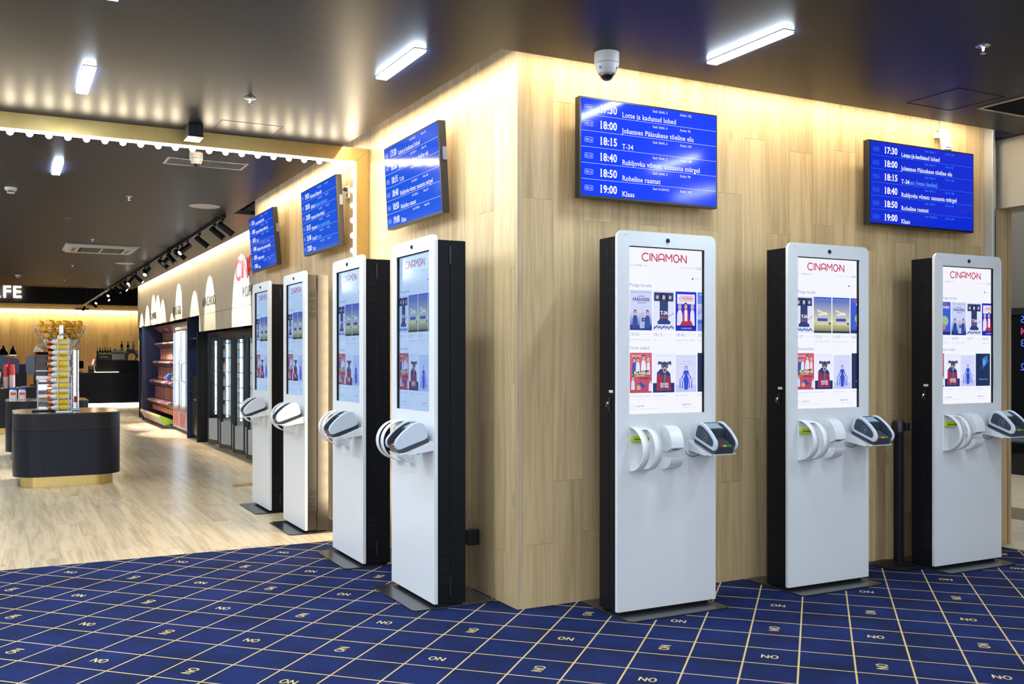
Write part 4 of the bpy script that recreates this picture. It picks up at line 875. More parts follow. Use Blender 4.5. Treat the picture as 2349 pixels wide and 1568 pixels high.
# ================================================================== WALL FITTINGS, STANCHION
p = thing('stanchion', 'black retractable belt stanchion standing between the two right-most kiosks', 'post', (2.800, -.176, 0))
MB().lathe([(.160, 0), (.162, .006), (.156, .011), (.09, .020), (.045, .028), (.0335, .034)], (0, 0, 0), 40).build('base', m_black, p, smooth=True)
MB().cyl((0, 0, .02), (0, 0, .915), .0325, n=28).build('pole', m_black, p, smooth=True)
hd_ = MB().lathe([(.0335, .895), (.0375, .897), (.0375, .968), (.034, .974), (.0001, .974)], (0, 0, 0), 28).build('head', m_blackp, p, smooth=True)
MB().box(.020, .056, -.048, -.004, .905, .958).build('belt_clip', m_blackp, p, bevel=.003); MB().box(-.046, -.020, -.02, .02, .88, .962).build('belt_slot', m_blackp, p, bevel=.002)
mk_ = MB(); mk_.ink = (.09, .09, .09)
for i in range(16):
    a = R(200 + i * 9); x, y = .135 * math.cos(a), .135 * math.sin(a); mk_._add([(x - .006, y - .003, .0152), (x + .006, y - .003, .0152), (x + .006, y + .003, .0152), (x - .006, y + .003, .0152)], [(0, 1, 2, 3)])
mk_.build('raised_mark', m_ink, p)
# motion detector above the far right board, leaning out from its bracket
d = thing('motion_detector', 'white motion detector leaning out from the wood wall above the far right board', 'detector', (3.43, 0, 2.95), 0)
d.rotation_euler = (0, 0, R(-16))
MB().box(-.065, -.035, -.05, 0, .005, .045).build('bracket', m_whitep, d, bevel=.004)
MB().prism([(-.016, .078), (-.052, .068), (-.098, -.085), (-.062, -.095)], 0, -.033, .033).build('housing', m_whitep, d, bevel=.006)
MB().prism([(-.0825, -.02), (-.0855, -.02), (-.0985, -.066), (-.0945, -.066)], 0, -.024, .024).build('lens_window', m_offwhite, d)
MB().cyl((0.0, -.02, .07), (0.0, -.004, .36), .003, n=6).build('cable', m_whitep, d)
# wall socket with a black plug and cable
s_ = thing('wall_socket', 'grey double wall socket beside the light strip, right of a blue board', 'socket', (0, 2.965, 2.752), R(-90))
MB().prism(rrect(-.043, .043, -.052, .052, .006, 3), 1, -.014, -.0005).build('plate', m_offwhite, s_, bevel=.003)
for zz in (.022, -.026): MB().cyl((.0, -.0155, zz), (.0, -.013, zz), .017, n=18).build('outlet', m_grey, s_)
pg = MB().cyl((0, -.040, .022), (0, -.015, .022), .015, .017, n=14).build('plug', m_blackp, s_, smooth=True)
cb = [(0, -.040, .022), (-.012, -.062, .010), (-.030, -.058, -.03), (-.045, -.045, -.07), (-.062, -.035, -.09), (-.085, -.03, -.07)]
MB().tube(cb, .0035).build('cable', m_cable, s_)
b = thing('junction_box', 'small black box low on the wood wall behind the nearest left kiosk', 'box', (0, .505, .325), R(-90))
MB().box(-.025, .025, -.075, -.001, -.046, .046).build('body', m_blackp, b, bevel=.004); MB().box(-.026, .026, -.05, -.046, -.047, .047).build('lid_seam', m_slot, b)
wg = thing('door_wedge', 'small wooden wedge on the floor behind the farthest kiosk', 'wedge', (-.12, 6.02, 0))
MB().prism([(-.18, .004), (.12, .004), (.12, .035), (-.18, .012)], 1, -.05, .05).build('body', oak_trim, wg)

# ================================================================== SIGN LETTERS
def letter_mesh(ch, h, depth, bold, sx=1.0):
    cu = bpy.data.curves.new('l', 'FONT'); cu.body = ch; cu.size = h / CAP; cu.extrude = depth / 2; cu.resolution_u = 3; cu.offset = bold * h
    o = bpy.data.objects.new('l', cu); COL.objects.link(o); dg = bpy.context.evaluated_depsgraph_get(); me = bpy.data.meshes.new_from_object(o.evaluated_get(dg))
    vs = [(v.co.x * sx, v.co.y, v.co.z) for v in me.vertices]; fs = [list(p_.vertices) for p_ in me.polygons]; wd = max(v[0] for v in vs)
    bpy.data.objects.remove(o); bpy.data.curves.remove(cu); bpy.data.meshes.remove(me); return vs, fs, wd
def wall_word(label, word, y_left, z, h, length, mtl, gap=.18):
    """letters on the fascia (x = .31), read from +Y to -Y"""
    t = thing('wall_sign', label, 'sign', (.31, y_left, z)); geo = [letter_mesh(c, h, .006, -.012, .82) for c in word]
    tot = sum(g[2] for g in geo) + gap * h * (len(word) - 1); k = length / tot; u = 0
    for vs, fs, wd in geo:
        MB()._add([(-.0035 - v[2], -(u + v[0] * k), v[1]) for v in vs], fs).build('letter', mtl, t); u += (wd + gap * h) * k
m_letter = mat('sign_dark', (.025, .028, .03), .5); m_redl = mat('sign_red', (.70, .02, .035), .4)
wall_word('dark letters KOMMID on the far end of the fascia', 'KOMMID', 17.35, 2.188, .142, .90, m_letter)
wall_word('dark letters JOOGID on the fascia above the drink coolers', 'JOOGID', 14.25, 2.166, .158, .92, m_letter)
wall_word('dark letters NACHOD on the fascia in a bright spot beam', 'NACHOD', 11.22, 2.190, .142, 1.02, m_letter)
wall_word('dark letters POPKORN on the fascia, partly hidden by the board', 'POPKORN', 8.36, 2.186, .14, 1.22, m_letter)
sg = thing('wall_sign', 'big red sign letters on the fascia, partly covered by the farthest blue board', 'sign', (.31, 8.75, 2.445)); run, W_ = glyph_run('CINAMO-N'); kk = 2.08 / W_
for ch, _, sts in run:
    m = MB()
    for st in sts:
        q = MB().stroke([(p_[0] * kk, p_[1] * .245) for p_ in st], .052, 0)
        for n_, f in enumerate(q.f): m.prism([(q.v[i][0], q.v[i][2]) for i in f], 1, -.007 - n_ * .00006, -.0008)
    m.v = [(v[1], -v[0], v[2]) for v in m.v]; m.build('letter' if ch != '-' else 'hyphen', m_redl, sg)
CAFE_X = -1.972 - sum(letter_mesh(c_, .352, .05, .02, .98)[2] + .04 for c_ in 'CAFE') + .04
cf = thing('cafe_sign', 'glowing warm white CAFE letters on the dark bulkhead at the left edge', 'sign', (CAFE_X, 28.44, 3.20))
m_glow = mat('cafe_glow', (.9, .85, .7), .4, em=(1, .88, .62), es=16.0); u = 0
for ch in 'CAFE':
    vs, fs, wd = letter_mesh(ch, .352, .05, .02, .98); MB()._add([(u + v[0], v[2], v[1]) for v in vs], fs).build('letter', m_glow, cf); u += wd + .04; CW = u - .04
# ================================================================== LOBBY ISLANDS
m_top = mat('dark_stone_top', (.030, .030, .034), .16, spec=.6)
def island(label, x0, x1, y0, y1, zt=.795, r=.27):
    cx, cy = (x0 + x1) / 2, (y0 + y1) / 2; a, b = (x1 - x0) / 2, (y1 - y0) / 2; t = thing('service_island', label, 'counter', (cx, cy, 0), 0, 'rounded service islands')
    rr = lambda i: rrect(-a + i, a - i, -b + i, b - i, r - i, 10)
    MB().prism(rr(.075), 2, 0.0, .128).build('plinth', m_brass, t, smooth=True)
    MB().prism(rr(0), 2, .118, .606).build('cabinet', m_navyp, t, smooth=True)
    MB().prism(rr(0), 2, .609, zt - .012).build('upper_band', m_charcoal, t, smooth=True)
    MB().prism(rr(-.001), 2, zt - .012, zt).build('top', m_top, t, smooth=True, bevel=.003)
    MB().box(-a + .285, -a + .288, -b - .0012, -b + .002, .13, zt - .015).build('panel_seam', m_slot, t)
    return t
island('nearest dark rounded island with brass plinth, carrying the juice machine', -2.42, -1.345, 6.75, 7.93)
island('second dark rounded island behind the nearest, with two white jars on it', -2.475, -1.44, 9.90, 11.1, .80)
island('third dark rounded island at the left edge, with stacks of red cups', -3.42, -2.20, 15.0, 16.2, .83)

# ================================================================== JUICE MACHINE AND BOTTLE RACK
ZI = .795
jm = thing('juice_machine', 'steel orange juicer with smoked cover and wire fruit basket on the island', 'juicer', (-1.95, 7.42, ZI))
MB().box(-.235, .215, -.16, .16, 0, .022).build('drip_base', m_steel, jm, bevel=.006)
MB().box(-.28, .02, -.25, -.17, 0, .020).build('front_tray', m_blackp, jm, bevel=.008)
MB().prism(rrect(-.225, -.025, -.13, .13, .03, 5), 2, .022, .355).build('chute_cabinet', m_chrome, jm, smooth=True)
MB().prism([(-.13, .33), (-.165, .30), (-.175, .16), (-.14, .05), (-.13, .05)], 0, -.215, -.035).build('waste_door', m_chrome, jm, smooth=True)
MB().box(-.235, -.02, -.15, .10, .345, .40).build('collar', m_steel, jm, bevel=.006)
MB().prism([(-.19, .40), (-.19, .63), (-.165, .66), (.10, .66), (.10, .40)], 0, -.24, -.025).build('smoked_cover', m_smoke, jm)
MB().box(-.22, -.04, .02, .09, .41, .65).build('press_housing', mat('press_brown', (.10, .045, .015), .4), jm)
for x, z in ((-.18, .46), (-.08, .46), (-.18, .57), (-.08, .57)): MB().cyl((x, -.12, z), (x, .03, z), .038, n=18).build('press_drum', mat('drum_orange', (.25, .10, .02), .35), jm, smooth=True)
MB().box(-.24, -.03, -.195, -.19, .445, .455).build('cover_trim', m_steel, jm)
MB().prism(rrect(.115, .205, -.11, .11, .03, 5), 2, .022, .68).build('column', m_chrome, jm, smooth=True)
MB().prism(rrect(-.02, .115, -.07, .11, .02, 4), 2, .022, .66).build('body', m_steel, jm, smooth=True)
MB().lathe([(.135, .665), (.20, .795), (.205, .80)], (.03, 0, 0), 28).build('funnel', m_chrome, jm, smooth=True)
MB().box(.15, .19, -.113, -.11, .09, .16).build('red_sticker', mat('sticker_red', (.5, .02, .03), .4), jm)
ch = MB()
for i in range(6):
    r_ = .035 + i * .014; ch.tube([(-.13 + r_ * 1.2 * math.cos(R(a)) + .0, -.02 - i * .012, .66 + r_ * math.sin(R(a))) for a in range(0, 181, 20)], .0035, 5)
ch.build('feed_coil', m_steel, jm)
# wire basket
bk_ = MB(); cxb = .01
def bprof(t): return .200 + .065 * (1 - max(0, 1 - t) ** 1.7), .80 + .145 * t
for t in (0.0, .38, .74): r_, z = bprof(t); bk_.tube([(cxb + r_ * math.cos(R(a)), r_ * math.sin(R(a)), z) for a in range(0, 361, 15)], .0035, 5)
for i in range(24):
    a = R(i * 15); a2 = a + R(7); p_ = [(cxb + bprof(t)[0] * math.cos(a), bprof(t)[0] * math.sin(a), bprof(t)[1]) for t in (0, .25, .5, .75, .95)]
    q_ = [(cxb + bprof(t)[0] * math.cos(a2), bprof(t)[0] * math.sin(a2), bprof(t)[1]) for t in (1.08, .95, .74)]
    bk_.tube(p_ + ([(cxb + bprof(1.12)[0] * math.cos((a + a2) / 2), bprof(1.12)[0] * math.sin((a + a2) / 2), bprof(1.1)[1])] + q_ if i % 2 == 0 else []), .003, 5)
bk_.build('wire_basket', m_steel, jm); MB().box(-.008, .034, -.268, -.262, .78, .955).build('basket_strap', m_steel, jm)
m_orange = noisy('orange_peel', (.90, .40, .012), (.95, .50, .02), 60, .38, bump=.25)
og = MB().sphere((0, 0, 0), .040, 16, 10); o1 = None; rnd = random.Random(4); n_or = 0
for lay_, (rad, z, n, rin) in enumerate(((.152, .845, 10, 1), (.203, .912, 13, 1), (.205, .975, 9, 1), (.09, .90, 5, 0), (.10, .97, 6, 0))):
    for i in range(n):
        a = 2 * math.pi * i / n + lay_ * .35 + rnd.uniform(-.05, .05)
        if lay_ == 2 and i % 4 == 3: continue
        loc = (jm.location.x + cxb + rad * math.cos(a), jm.location.y + rad * math.sin(a), ZI + z + rnd.uniform(-.008, .010))
        if o1 is None: o1 = tag(og.build('orange', m_orange, None, loc, smooth=True), 'orange heaped in the wire basket on top of the juicer', 'orange', 'oranges in the wire basket'); o = o1
        else: o = o1.copy(); COL.objects.link(o); o.location = loc
        o['label'] = ['orange in the lowest ring of the wire basket on the juicer', 'orange in the middle ring of the wire basket on the juicer', 'orange heaped in the top ring of the wire basket, above the rim', 'orange in the middle of the basket, mostly hidden by the outer ring', 'orange at the top centre of the heap in the wire basket'][lay_]
        o.rotation_euler = (rnd.random() * 3, rnd.random() * 3, 0); o.scale = [rnd.uniform(.90, 1.0)] * 3
# bottle rack in front
rk = thing('bottle_rack', 'tall wire rack with arched top holding juice bottles on their sides', 'rack', (-1.925, 7.06, ZI))
w_ = MB(); w_.box(-.075, .085, -.06, .10, 0, .012)
for y in (-.044, .06): w_.tube([(-.052, y, .01), (-.052, y, .80)] + [(.052 * math.cos(R(a)), y, .80 + .055 * math.sin(R(a))) for a in range(165, 14, -15)] + [(.052, y, .80), (.052, y, .01)], .0055, 8)
w_.build('frame', m_steel, rk, smooth=True)
m_juiceb = noisy('clear_bottle', (.72, .66, .64), (.80, .76, .74), 20, .15); m_cap = mat('orange_cap', (.85, .16, .01), .4); m_lab = mat('label_yellow', (.82, .60, .02), .5); m_labw = mat('label_white', (.78, .74, .68), .5); m_labr = mat('label_red', (.62, .06, .02), .5)
def juice_bottle():
    t = thing('juice_bottle', 'small clear bottle with orange cap lying in the wire rack', 'bottle', (0, 0, 0), 0, 'juice bottles in the rack')
    X_ = lambda prof, n=16: MB().lathe(prof, (0, 0, 0), n).xf(Matrix.Rotation(R(-90), 4, 'Y'))
    X_([(.026, -.085), (.0293, -.078), (.0293, .06), (.026, .085), (.014, .105), (.012, .118)]).build('bottle_body', m_juiceb, t, smooth=True)
    X_([(.0155, .110), (.0165, .114), (.0165, .138), (.014, .141)]).build('cap', m_cap, t, smooth=True)
    lb = X_([(.0297, -.055), (.0297, .052)], 20).build('label', m_labw, t, smooth=True); lb['label'] = 'yellow and white paper label'
    MB().lathe([(.0310, -.055), (.0310, .052)], (0, 0, 0), 20).build('x', m_lab)
    o = bpy.data.objects['x']; me = o.data; bpy.data.objects.remove(o); bpy.data.meshes.remove(me)
    b_ = MB().lathe([(.0300, -.054), (.0300, .051)], (0, 0, 0), 20); b_.f = [f for i, f in enumerate(b_.f[:20]) if 13 <= i <= 19]; b_.m = b_.m[:7]; b_.c = b_.c[:7]
    b_.xf(Matrix.Rotation(R(-90), 4, 'Y')).build('label_band', m_lab, t, smooth=True)
    MB().sphere((.030, 0, 0), .016, 10, 6, (1, .2, .5)).build('label_dot', m_labr, t); o = bpy.data.objects
    for c in t.children:
        if c.name.startswith('label_dot'): c.location = (-.02, -.026, .006)
    return t
jb0 = None
for i in range(13):
    loc = (-1.935 + .008 * math.sin(i * 2.1), 7.06 + (.012 if i % 2 else .0), ZI + .045 + i * .0605)
    t = juice_bottle() if i == 0 else dup(jb0, loc)
    if i == 0: jb0 = t
    t['label'] = 'juice bottle with orange cap in the wire rack, %s' % ['lowest', 'second from the bottom', 'third from the bottom', 'fourth from the bottom', 'fifth from the bottom', 'sixth from the bottom', 'in the middle of the column', 'sixth from the top', 'fifth from the top', 'fourth from the top', 'third from the top', 'second from the top', 'topmost'][i]
    t.location = loc; t.rotation_euler = (R([0, 25, -20, 100, 10, -35, 70][i % 7]), 0, 0)

# ================================================================== SMALL THINGS ON THE ISLANDS
m_jar = mat('jar_white', (.78, .77, .74), .35); m_bluelid = mat('lid_blue', (.01, .05, .55), .35); m_redprint = mat('print_red', (.70, .10, .10), .5)
def jar(label, x, y, z):
    t = thing('powder_jar', label, 'jar', (x, y, z), 0, 'white jars with blue lids')
    MB().prism(rrect(-.046, .046, -.046, .046, .014, 4), 2, 0, .142).lathe([(.046, .142), (.034, .156), (.034, .164)], (0, 0, 0), 20).build('body', m_jar, t, smooth=True)
    MB().lathe([(.038, .158), (.038, .184), (.036, .187)], (0, 0, 0), 24).build('lid', m_bluelid, t, smooth=True)
    lb = MB().box(-.036, .036, -.0475, -.046, .02, .125).build('label', m_labw, t)
    pr = MB().box(-.034, .034, -.0482, -.0475, .085, .120); pr.box(-.034, -.031, -.0482, -.0475, .024, .085); pr.box(.031, .034, -.0482, -.0475, .024, .085); pr.box(-.034, .034, -.0482, -.0475, .022, .026); pr.build('label_print', m_redprint, lb)
jar('white jar with blue lid and red print, left of the pair on the second island', -2.385, 10.02, .80); jar('white jar with blue lid and red print, right of the pair beside the juicer', -2.275, 10.02, .80)
t = thing('yellow_bottle', 'pale yellow ribbed bottle with blue cap behind the juicer column', 'bottle', (-1.60, 10.1, .80)); MB().lathe([(.034, 0), (.040, .006), (.040, .03), (.036, .034), (.040, .038), (.040, .07), (.036, .074), (.040, .078), (.038, .115), (.022, .135), (.020, .14)], (0, 0, 0), 20).build('body', mat('pale_yellow', (.75, .70, .30), .35), t, smooth=True); MB().lathe([(.024, .138), (.024, .165), (.02, .168)], (0, 0, 0), 16).build('cap', m_bluelid, t, smooth=True)
m_cupr = mat('cup_red', (.55, .05, .04), .4); m_cupp = mat('cup_pink', (.72, .50, .48), .3)
def cups(label, x, y, z, n_red, n_clear):
    t = thing('cup_stack', label, 'cups', (x, y, z), 0, 'stacked paper cups')
    for k in range(n_red + n_clear):
        zz = k * .016; MB().lathe([(.034, zz + .110), (.045, zz), (.0475, zz), (.0475, zz + .004), (.036, zz + .112)], (0, 0, 0), 18).build('cup', m_cupp if k < n_clear else m_cupr, t, smooth=True)
cups('stack of upturned red cups nearest the left edge of the picture', -2.71, 15.4, .83, 12, 12); cups('tall stack of red and pink cups beside the till', -2.45, 15.3, .83, 8, 13); cups('slimmer stack of clear cups right of the tall red stack', -2.345, 15.25, .83, 6, 15)
t = thing('straw_box', 'dark box of white paper straws between the cup stacks', 'box', (-2.58, 15.25, .83)); MB().box(-.05, .05, -.05, .05, 0, .20).build('holder', m_blackp, t)
for i in range(10): MB().cyl((-.045 + .01 * i, -.02 + .01 * (i % 3), .12), (-.06 + .0125 * i, -.03, .29 + .01 * (i % 4)), .006, n=6).build('straw', m_jar, t)
t = thing('napkin_stack', 'white napkin block in front of the red cups at the left edge', 'napkins', (-2.68, 15.12, .83)); MB().box(-.075, .055, -.05, .05, 0, .02).build('tray', m_grey, t)
for i in range(7): MB().box(-.062 + i * .0165, -.048 + i * .0165, -.045, .045, .02, .15 + .008 * (i % 3)).build('napkin', mat('napkin', (.66, .70, .82), .7), t)
# till: tilted monitor seen from behind
t = thing('till', 'tilted till monitor with a red strip, seen from behind at the left edge', 'till', (-2.42, 16.0, .83), R(25)); MB().box(-.12, .12, -.1, .1, 0, .04).cyl((0, 0, .04), (0, .03, .28), .04, n=12).build('stand', m_blackp, t)
M = Matrix.Translation((0, 0, .42)) @ Matrix.Rotation(R(-35), 4, 'X') @ Matrix.Rotation(R(18), 4, 'Y')
MB().prism(rrect(-.20, .20, -.17, .17, .03, 4), 1, -.03, .02).xf(M).build('monitor_back', mat('till_blue', (.085, .105, .18), .3), t, smooth=True); MB().prism([(-.06, -.16), (-.02, -.16), (.06, .10), (.02, .10)], 1, -.036, -.03).xf(M).build('red_strip', mat('strip_red', (.75, .02, .08), .4), t)
t = thing('second_till', 'rounded grey monitor back directly behind the smoked juicer cover', 'till', (-1.93, 16.36, .83)); MB().box(-.1, .1, -.08, .08, 0, .04).cyl((0, 0, .03), (0, 0, .3), .035, n=12).build('stand', m_blackp, t); MB().prism(rrect(-.17, .17, .22, .60, .08, 6), 1, -.03, .03).build('monitor_back', mat('till_grey', (.13, .16, .24), .3), t, smooth=True)
t = thing('island_counter', 'small dark counter carrying the tills behind the second island', 'counter', (-2.12, 16.1, 0), 0); MB().prism(rrect(-.07, .45, -.35, .5, .05, 5), 2, .06, .83).build('cabinet', m_charcoal, t, smooth=True); MB().prism(rrect(-.03, .40, -.3, .45, .05, 5), 2, 0, .06).build('plinth', m_brass, t)

# ================================================================== BAR COUNTER AT THE BACK
bc = thing('bar_counter', 'long dark bar counter with glowing foot strip in front of the back wall', 'counter', (.6, 25.4, 0))
MB().prism(rrect(-1.55, 1.55, -.35, .45, .30, 10, (1, 0, 0, 1)), 2, .10, .945).build('front', m_navyp, bc, smooth=True)
MB().prism(rrect(-1.56, 1.56, -.36, .46, .30, 10, (1, 0, 0, 1)), 2, .945, .962).build('worktop', m_top, bc, smooth=True)
MB().box(-1.2, 1.55, -.28, .4, .0, .10).build('plinth', m_blackp, bc); MB().box(-.95, 1.55, -.292, -.281, .012, .085).build('foot_strip', mat('foot_glow', (.9, .8, .6), .4, em=WARM, es=7.0), bc)
tag(MB().box(-.71, 1.55, -.08, .44, .0, .338).build('raised_bar', m_charcoal, None, (.6, 25.4, .962), bevel=.004), 'raised dark bar box on the counter, carrying the coffee machine', 'counter')
MB().cyl((-.78, -.36, .968), (-.15, -.36, .968), .008, n=8).build('counter_light', mat('ct_glow', (.9, .8, .5), .4, em=(1, .85, .45), es=8.0), bc)
lc = thing('side_counter', 'navy back counter with table lamps at the far left', 'counter', (-2.6, 26.2, 0)); MB().box(-1.5, .72, -.3, .4, .0, 1.17).build('body', m_navy, lc, bevel=.01); MB().box(-1.5, .74, -.32, .4, 1.17, 1.20).build('worktop', m_top, lc)
def desk_lamp(label, x, y, z, lit):
    t = thing('table_lamp', label, 'lamp', (x, y, z), 0, 'dome table lamps')
    k = .115 if not lit else .088
    MB().lathe([(.08, 0), (.08, .012), (.02, .02)], (0, 0, 0), 20).build('base', m_blackp, t, smooth=True); MB().cyl((0, 0, .01), (0, 0, .34), .010, n=8).build('stem', m_blackp, t)
    MB().lathe([(k, .25), (k * .95, .31), (k * .65, .41), (k * .3, .44), (k * .2, .49), (k * .12, .52), (.0001, .52)], (0, 0, 0), 24).build('shade', m_blackp, t, smooth=True)
    MB().lathe([(.0001, .246), (k * .97, .246), (k * .97, .262)], (0, 0, 0), 20).build('lamp_glow', mat('lamp_on', (.9, .8, .6), .4, em=(1, .88, .6), es=14.0) if lit else m_grey, t)
desk_lamp('black dome table lamp at the left edge, unlit', -2.46, 26.1, 1.20, False); desk_lamp('smaller lit dome table lamp beside the black one', -2.22, 26.25, 1.20, True)
tp = thing('till_screen', 'dark till screen on the bar beside the bright light line', 'till', (-.60, 25.40, .962)); MB().box(-.12, .12, -.08, .08, 0, .02).cyl((0, 0, .01), (0, 0, .16), .02, n=8).build('stand', m_blackp, tp); MB().box(-.16, .16, -.015, .015, .12, .34).xf(Matrix.Rotation(R(-20), 4, 'X')).build('screen', m_blackp, tp)
# coffee machine and clutter on the bar
cmn = thing('coffee_machine', 'boxy silver and black coffee machine on the raised bar', 'coffee machine', (.47, 25.43, 1.30)); MB().box(-.17, .17, -.1, .1, 0, .185).build('front', mat('machine_silver', (.80, .78, .74), .4), cmn, bevel=.006); MB().box(-.17, .17, -.102, .1, .187, .232).build('dark_band', m_grey, cmn); MB().box(-.175, .175, -.104, .1, .234, .27).build('top_tray', m_offwhite, cmn, bevel=.004); MB().box(-.15, .15, -.105, -.099, .008, .02).build('drip_grid', m_slot, cmn)
cur = thing('coffee_grinder_arm', 'black curved machine part right of the coffee machine', 'machine', (.86, 25.43, 1.30)); MB().prism([(-.20, 0), (-.20, .20), (-.12, .265), (.05, .265), (.14, .19), (.15, .10), (.05, 0), (.02, .03), (.08, .11), (.06, .17), (0, .20), (-.09, .19), (-.13, .13), (-.13, 0)], 1, -.1, .1).build('arm', m_grey, cur); MB().box(-.2, .2, -.12, .12, .265, .275).build('shelf', m_blackp, cur)
def saucers(label, x, z):
    t = thing('cup_pile', label, 'cups', (x, 25.43, z)); MB().lathe([(.045, 0), (.075, .02), (.08, .028)], (0, 0, 0), 18).build('saucer', m_jar, t, smooth=True)
    MB().lathe([(.025, .026), (.04, .032), (.045, .06), (.042, .06)], (0, 0, 0), 14).build('cup', m_jar, t, smooth=True)
saucers('white cup and saucer on top of the coffee machine, left', .385, 1.571); saucers('white cup and saucer on the coffee machine, right', .555, 1.571); saucers('white cup beside the coffee machine under the clear bottle', .80, 1.575)
def bottle(label, x, y, z, glass_c, cap_c, lab_c, s=1.0, cat_grp='liquor bottles on the bar'):
    t = thing('liquor_bottle', label, 'bottle', (x, y, z), 0, cat_grp)
    MB().lathe([(r * s, q * s) for r, q in ((.034, 0), (.038, .006), (.038, .16), (.030, .19), (.014, .215), (.013, .27))], (0, 0, 0), 16).build('glass_body', glass_c, t, smooth=True)
    MB().lathe([(.0155 * s, .265 * s), (.0155 * s, .30 * s), (.013 * s, .302 * s)], (0, 0, 0), 12).build('cap', cap_c, t, smooth=True); MB().lathe([(.0386 * s, .05 * s), (.0386 * s, .12 * s)], (0, 0, 0), 16).build('label', lab_c, t, smooth=True)
m_bglass = mat('bottle_dark', (.012, .014, .012), .1); m_cglass = mat('bottle_clear', (.60, .62, .58), .1); m_gglass = mat('bottle_green', (.03, .07, .02), .1); m_ylab = mat('lab_y', (.75, .60, .10), .5); m_wcap = mat('cap_red', (.30, .02, .03), .4)
bottle('dark bottle with gold label, left of the four above the coffee machine', .60, 25.75, 1.57, m_bglass, m_blackp, m_ylab, .95); bottle('dark bottle with pale label, second of the four above the coffee machine', .765, 25.70, 1.57, m_bglass, m_blackp, m_labw, .9); bottle('clear bottle with round label, third above the coffee machine', .905, 25.65, 1.57, m_cglass, m_grey, m_labw, .95); bottle('clear bottle half hidden by the snack wall edge', 1.08, 25.6, 1.57, m_cglass, m_grey, m_labw, .95)
MB().box(.38, 1.7, 25.55, 25.85, 1.555, 1.57).box(.40, .44, 25.6, 25.8, 1.30, 1.555).box(1.6, 1.66, 25.6, 25.8, 1.30, 1.555).build('bottle_shelf', m_blackp); tag(bpy.data.objects['bottle_shelf'], 'thin dark shelf behind the coffee machine carrying four bottles', 'shelf')
bx = thing('wine_crate', 'black box of wine bottles on the raised bar, left of the coffee machine', 'crate', (.17, 25.5, 1.30)); MB().box(-.28, .122, -.15, .15, 0, .12).build('box', m_blackp, bx, bevel=.004); MB().box(-.20, .02, -.152, -.15, .085, .115).build('label', mat('white_card', (.65, .72, .78), .5), bx)
for i, (x, g_, c_, l_) in enumerate(((-.075, m_bglass, m_blackp, m_bglass), (-.008, m_bglass, m_blackp, m_labw), (.060, m_gglass, m_ylab, m_labw), (.128, m_gglass, m_wcap, m_labw), (.194, m_gglass, m_ylab, m_ylab), (.262, m_gglass, m_wcap, m_labw))):
    bottle(['short dark bottle at the left end of the wine crate', 'dark bottle with white label second in the wine crate', 'green bottle with yellow neck third in the wine crate', 'green bottle with dark red neck in the middle of the crate', 'green bottle with yellow label near the crate right end', 'green bottle with dark red neck at the right end of the crate'][i], x + .0, 25.47, 1.42, g_, c_, l_, .72 if i == 0 else .86 if i % 2 else .8)
mc = thing('bar_tray', 'dark red box with small bottles and a glowing tube on the low bar', 'tray', (-.335, 25.25, .962)); MB().box(.0, .11, -.05, .05, 0, .09).build('red_box', mat('box_darkred', (.14, .02, .02), .5), mc); MB().cyl((.16, 0, 0), (.16, 0, .17), .05, n=16).build('canister', m_steel, mc, smooth=True); MB().cyl((.10, 0, .22), (.15, 0, .37), .022, n=10).build('glow_tube', mat('tube_glow', (.9, .3, .3), .3, em=(1, .35, .4), es=2.0), mc)
for i in range(4): MB().lathe([(.018, .09), (.018, .16), (.008, .19)], (.012 + .028 * i, 0, 0), 10).build('small_bottle', m_jar if i % 2 else m_grey, mc, smooth=True)

# downlights and fittings of the lower ceiling, warm beams added for the bar, some with no downlight
for x, y in ((-1.442, 30.93), (.21, 30.07), (.879, 32.3), (.72, 28.9), (-.6, 29.2), (-2.6, 29.2)):
    l = bpy.data.lights.new('downlight_fill_beam', 'SPOT'); l.energy = 150; l.color = (1, .82, .55); l.shadow_soft_size = .05; l.spot_size = R(120); l.spot_blend = .6
    o = bpy.data.objects.new('downlight_fill_beam', l); COL.objects.link(o); o.location = (x, y, 3.03); o.rotation_euler = Vector((0, -.55, -1)).to_track_quat('-Z', 'Y').to_euler()
dl = None
for i, (x, y) in enumerate(((-1.442, 30.93), (-.95, 32.4), (.21, 30.07), (.56, 31.53), (.879, 32.3), (.72, 28.9), (1.106, 29.5), (1.454, 30.72))):
    lab = ['warm downlight far left on the lower ceiling', 'warm downlight left of the dark ceiling fan plate', 'warm downlight just behind the bright end spot', 'warm downlight second behind the end spot', 'warm downlight lowest in view on the lower ceiling', 'warm downlight nearest the bulkhead on the right', 'warm downlight in the middle of the right-hand row', 'warm downlight beside the fascia end'][i]
    if dl is None:
        dl = thing('downlight', lab, 'lamp', (x, y, 3.05), 0, 'warm downlights of the lower ceiling'); MB().lathe([(.05, -.006), (.062, -.006), (.066, 0)], (0, 0, 0), 20).build('ring', m_brass, dl, smooth=True); MB().lathe([(.0001, -.004), (.05, -.004)], (0, 0, 0), 16).build('lit_disc', mat('downlight_on', (.9, .7, .4), .4, em=(1, .70, .28), es=3.2), dl)
    else: dup(dl, (x, y, 3.05), None, lab)
t = thing('ceiling_plate', 'dark round ceiling plate in front of the back wall', 'fitting', (-.05, 31.7, 3.05)); MB().lathe([(.0001, -.05), (.22, -.04), (.25, 0)], (0, 0, 0), 24).build('plate', m_blackp, t, smooth=True)
